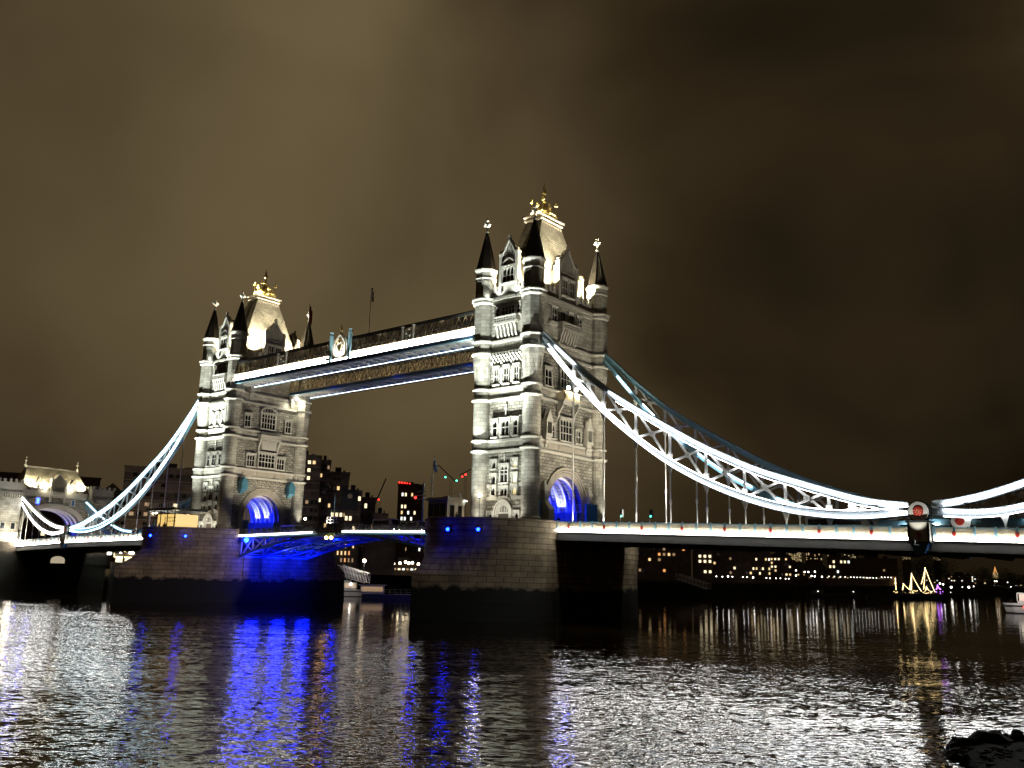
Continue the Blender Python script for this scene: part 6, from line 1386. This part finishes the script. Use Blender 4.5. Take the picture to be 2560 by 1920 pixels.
def person(x, y, z, h, label, coat='black_cloth', rz=0, lean=0):
    r = thing('person', (x, y, z), label, 'person', 'people on the bridge', org=(0, 0, 0), rz=rz)
    m_ = MB(); s_ = h/1.75
    R_e = lambda z_, a, b_, dx=0: [(dx+a*s_*math.cos(TAU*j/10), b_*s_*math.sin(TAU*j/10), z_*s_) for j in range(10)]
    for sg in (-1, 1):
        m_.loft([R_e(0, .055, .11, sg*.1), R_e(.08, .05, .07, sg*.1), R_e(.45, .06, .07, sg*.1), R_e(.85, .085, .095, sg*.09)])
        m_.loft([R_e(.72, .035, .04, sg*.27), R_e(1.05, .045, .05, sg*.26), R_e(1.4, .06, .065, sg*.21)])
    m_.loft([R_e(.78, .17, .12), R_e(.95, .165, .115), R_e(1.15, .175, .12), R_e(1.38, .215, .125), R_e(1.46, .12, .08), R_e(1.5, .055, .055)]); m_.build('clothing', coat, r)
    m_ = MB(); m_.loft([R_e(1.48, .05, .055), R_e(1.54, .06, .075), R_e(1.60, .078, .098), R_e(1.67, .08, .1), R_e(1.73, .05, .07), R_e(1.75, .02, .03)]); m_.build('head', 'skin', r)
    m_ = MB(); m_.loft([R_e(1.62, .086, .104), R_e(1.7, .088, .106), R_e(1.76, .05, .07), R_e(1.775, .02, .02)]); m_.build('hair', 'black_cloth', r); return r
for x, y, h, lb, ct in ((40.6, -21.2, 1.72, 'person in dark clothing leaning at the pier wall before the arched door', 'black_cloth'), (41.5, -20.9, 1.68, 'second person in dark clothing beside the one before the arched door', 'black_cloth'), (-40.2, -20.5, 1.7, 'person in dark red jacket before the yellow lit panel', 'red_paint'), (-39.6, -20.6, 1.74, 'person in dark clothing right of the red jacket', 'black_cloth'), (-41.6, -20.8, 1.66, 'person in blue green jacket left of the red jacket', 'blue_paint'), (-33.6, -12.5, 1.72, 'person walking at the right foot of the smaller tower turret', 'black_cloth'), (50.4, -7.2, 1.7, 'person at the blue hoarding beside the road arch', 'black_cloth')): person(x, y, 14.28, h, lb, ct, rz=rnd.random()*6)
for i in range(9): person(-51.2+i*.75+rnd.uniform(-.2, .2), -14.5-abs(i-8)*-.45-4+rnd.uniform(-.2, .2)*0, 14.28, rnd.uniform(1.6, 1.8), W1[i]+' of the dark crowd at the left end of the farther pier')
def signal(x, y, label):
    r = thing('traffic_light', (x, y, deckz(x)-1.05), label, 'traffic light', 'green traffic lights'); z = deckz(x)-1.05
    m_ = MB(); m_.tube((x-.1, y, z), (x-.1, y, z+3.0), .06, 6); m_.build('pole', 'pale_paint', r); m_ = MB(); m_.box(x, x+.34, y-.17, y+.2, z+1.9, z+3.05)
    for k in range(3): m_.box(x+.02, x+.32, y-.34, y-.17, z+2.22+k*.36, z+2.25+k*.36)
    m_.build('signal_head', 'dark_steel', r); m_ = MB(); m_.tube((x+.17, y-.2, z+2.08), (x+.17, y-.17, z+2.08), .13, 10); m_.build('green_lens', 'lamp_green', r)
signal(61.7, -7.0, 'left traffic light showing green on the deck'); signal(66.7, -7.0, 'right traffic light showing green on the deck')
def vehicle(name, x, y, z, ln, h, label, cat, paint, rz=0):
    r = thing(name, (x, y, z), label, cat, 'vehicles on the bridge', org=(0, 0, 0), rz=rz)
    m_ = MB(); pr = [(-ln/2, .45), (ln/2-.1, .45), (ln/2, .9), (ln/2-.12, h*.52), (ln/2-.75, h*.96), (ln/2-1.1, h), (-ln/2+.15, h), (-ln/2, h-.2)]
    m_.loft([[(a, y_, b_) for a, b_ in pr] for y_ in (-1.05, 1.05)]); m_.build('body', paint, r)
    m_ = MB(); m_.box(-ln/2+.4, ln/2-1.3, -1.07, 1.07, h*.58, h*.86); m_.build('side_window', 'dark_glass', r); m_ = MB(); m_.loft([[(ln/2-.08, y_, h*.55), (ln/2-.7, y_, h*.93), (ln/2-.74, y_, h*.93), (ln/2-.12, y_, h*.55)] for y_ in (-.95, .95)]); m_.build('windscreen', 'dark_glass', r)
    for sx in (-ln*.32, ln*.32):
        for sy in (-.95, .95): m_ = MB(); m_.tube((sx, sy-.12, .45), (sx, sy+.12, .45), .45, 14); o = m_.build('wheel', 'dark_steel', r); m_ = MB(); m_.tube((sx, sy-.13, .45), (sx, sy+.13, .45), .2, 10); m_.build('rim', 'pale_paint', o)
    for sy in (-.75, .75): m_ = MB(); m_.ball((ln/2, sy, .85), .1, 6, 4); m_.build('headlight', 'lamp_white', r)
    return r
vehicle('van', .4, 3.5, 14.4, 6.0, 3.0, 'white van crossing the middle of the opening span', 'van', 'white_hull'); vehicle('van', 7.4, 4.2, 14.3, 5.6, 2.5, 'pale van right behind the white one on the opening span', 'van', 'tent_cloth')
vehicle('bus', 90.4, 3.6, deckz(90)-1.05, 9.0, 3.0, 'beige bus behind the bright parapet left of the round red disc', 'bus', 'tent_cloth'); vehicle('van', 101, 4.0, deckz(101)-1.05, 5.2, 2.0, 'dark car like van behind the parapet by the hinge', 'van', 'dark_steel')
vehicle('van', -29, 3.4, 14.2, 5.5, 2.4, 'pale van leaving the arch of the smaller tower', 'van', 'white_hull')
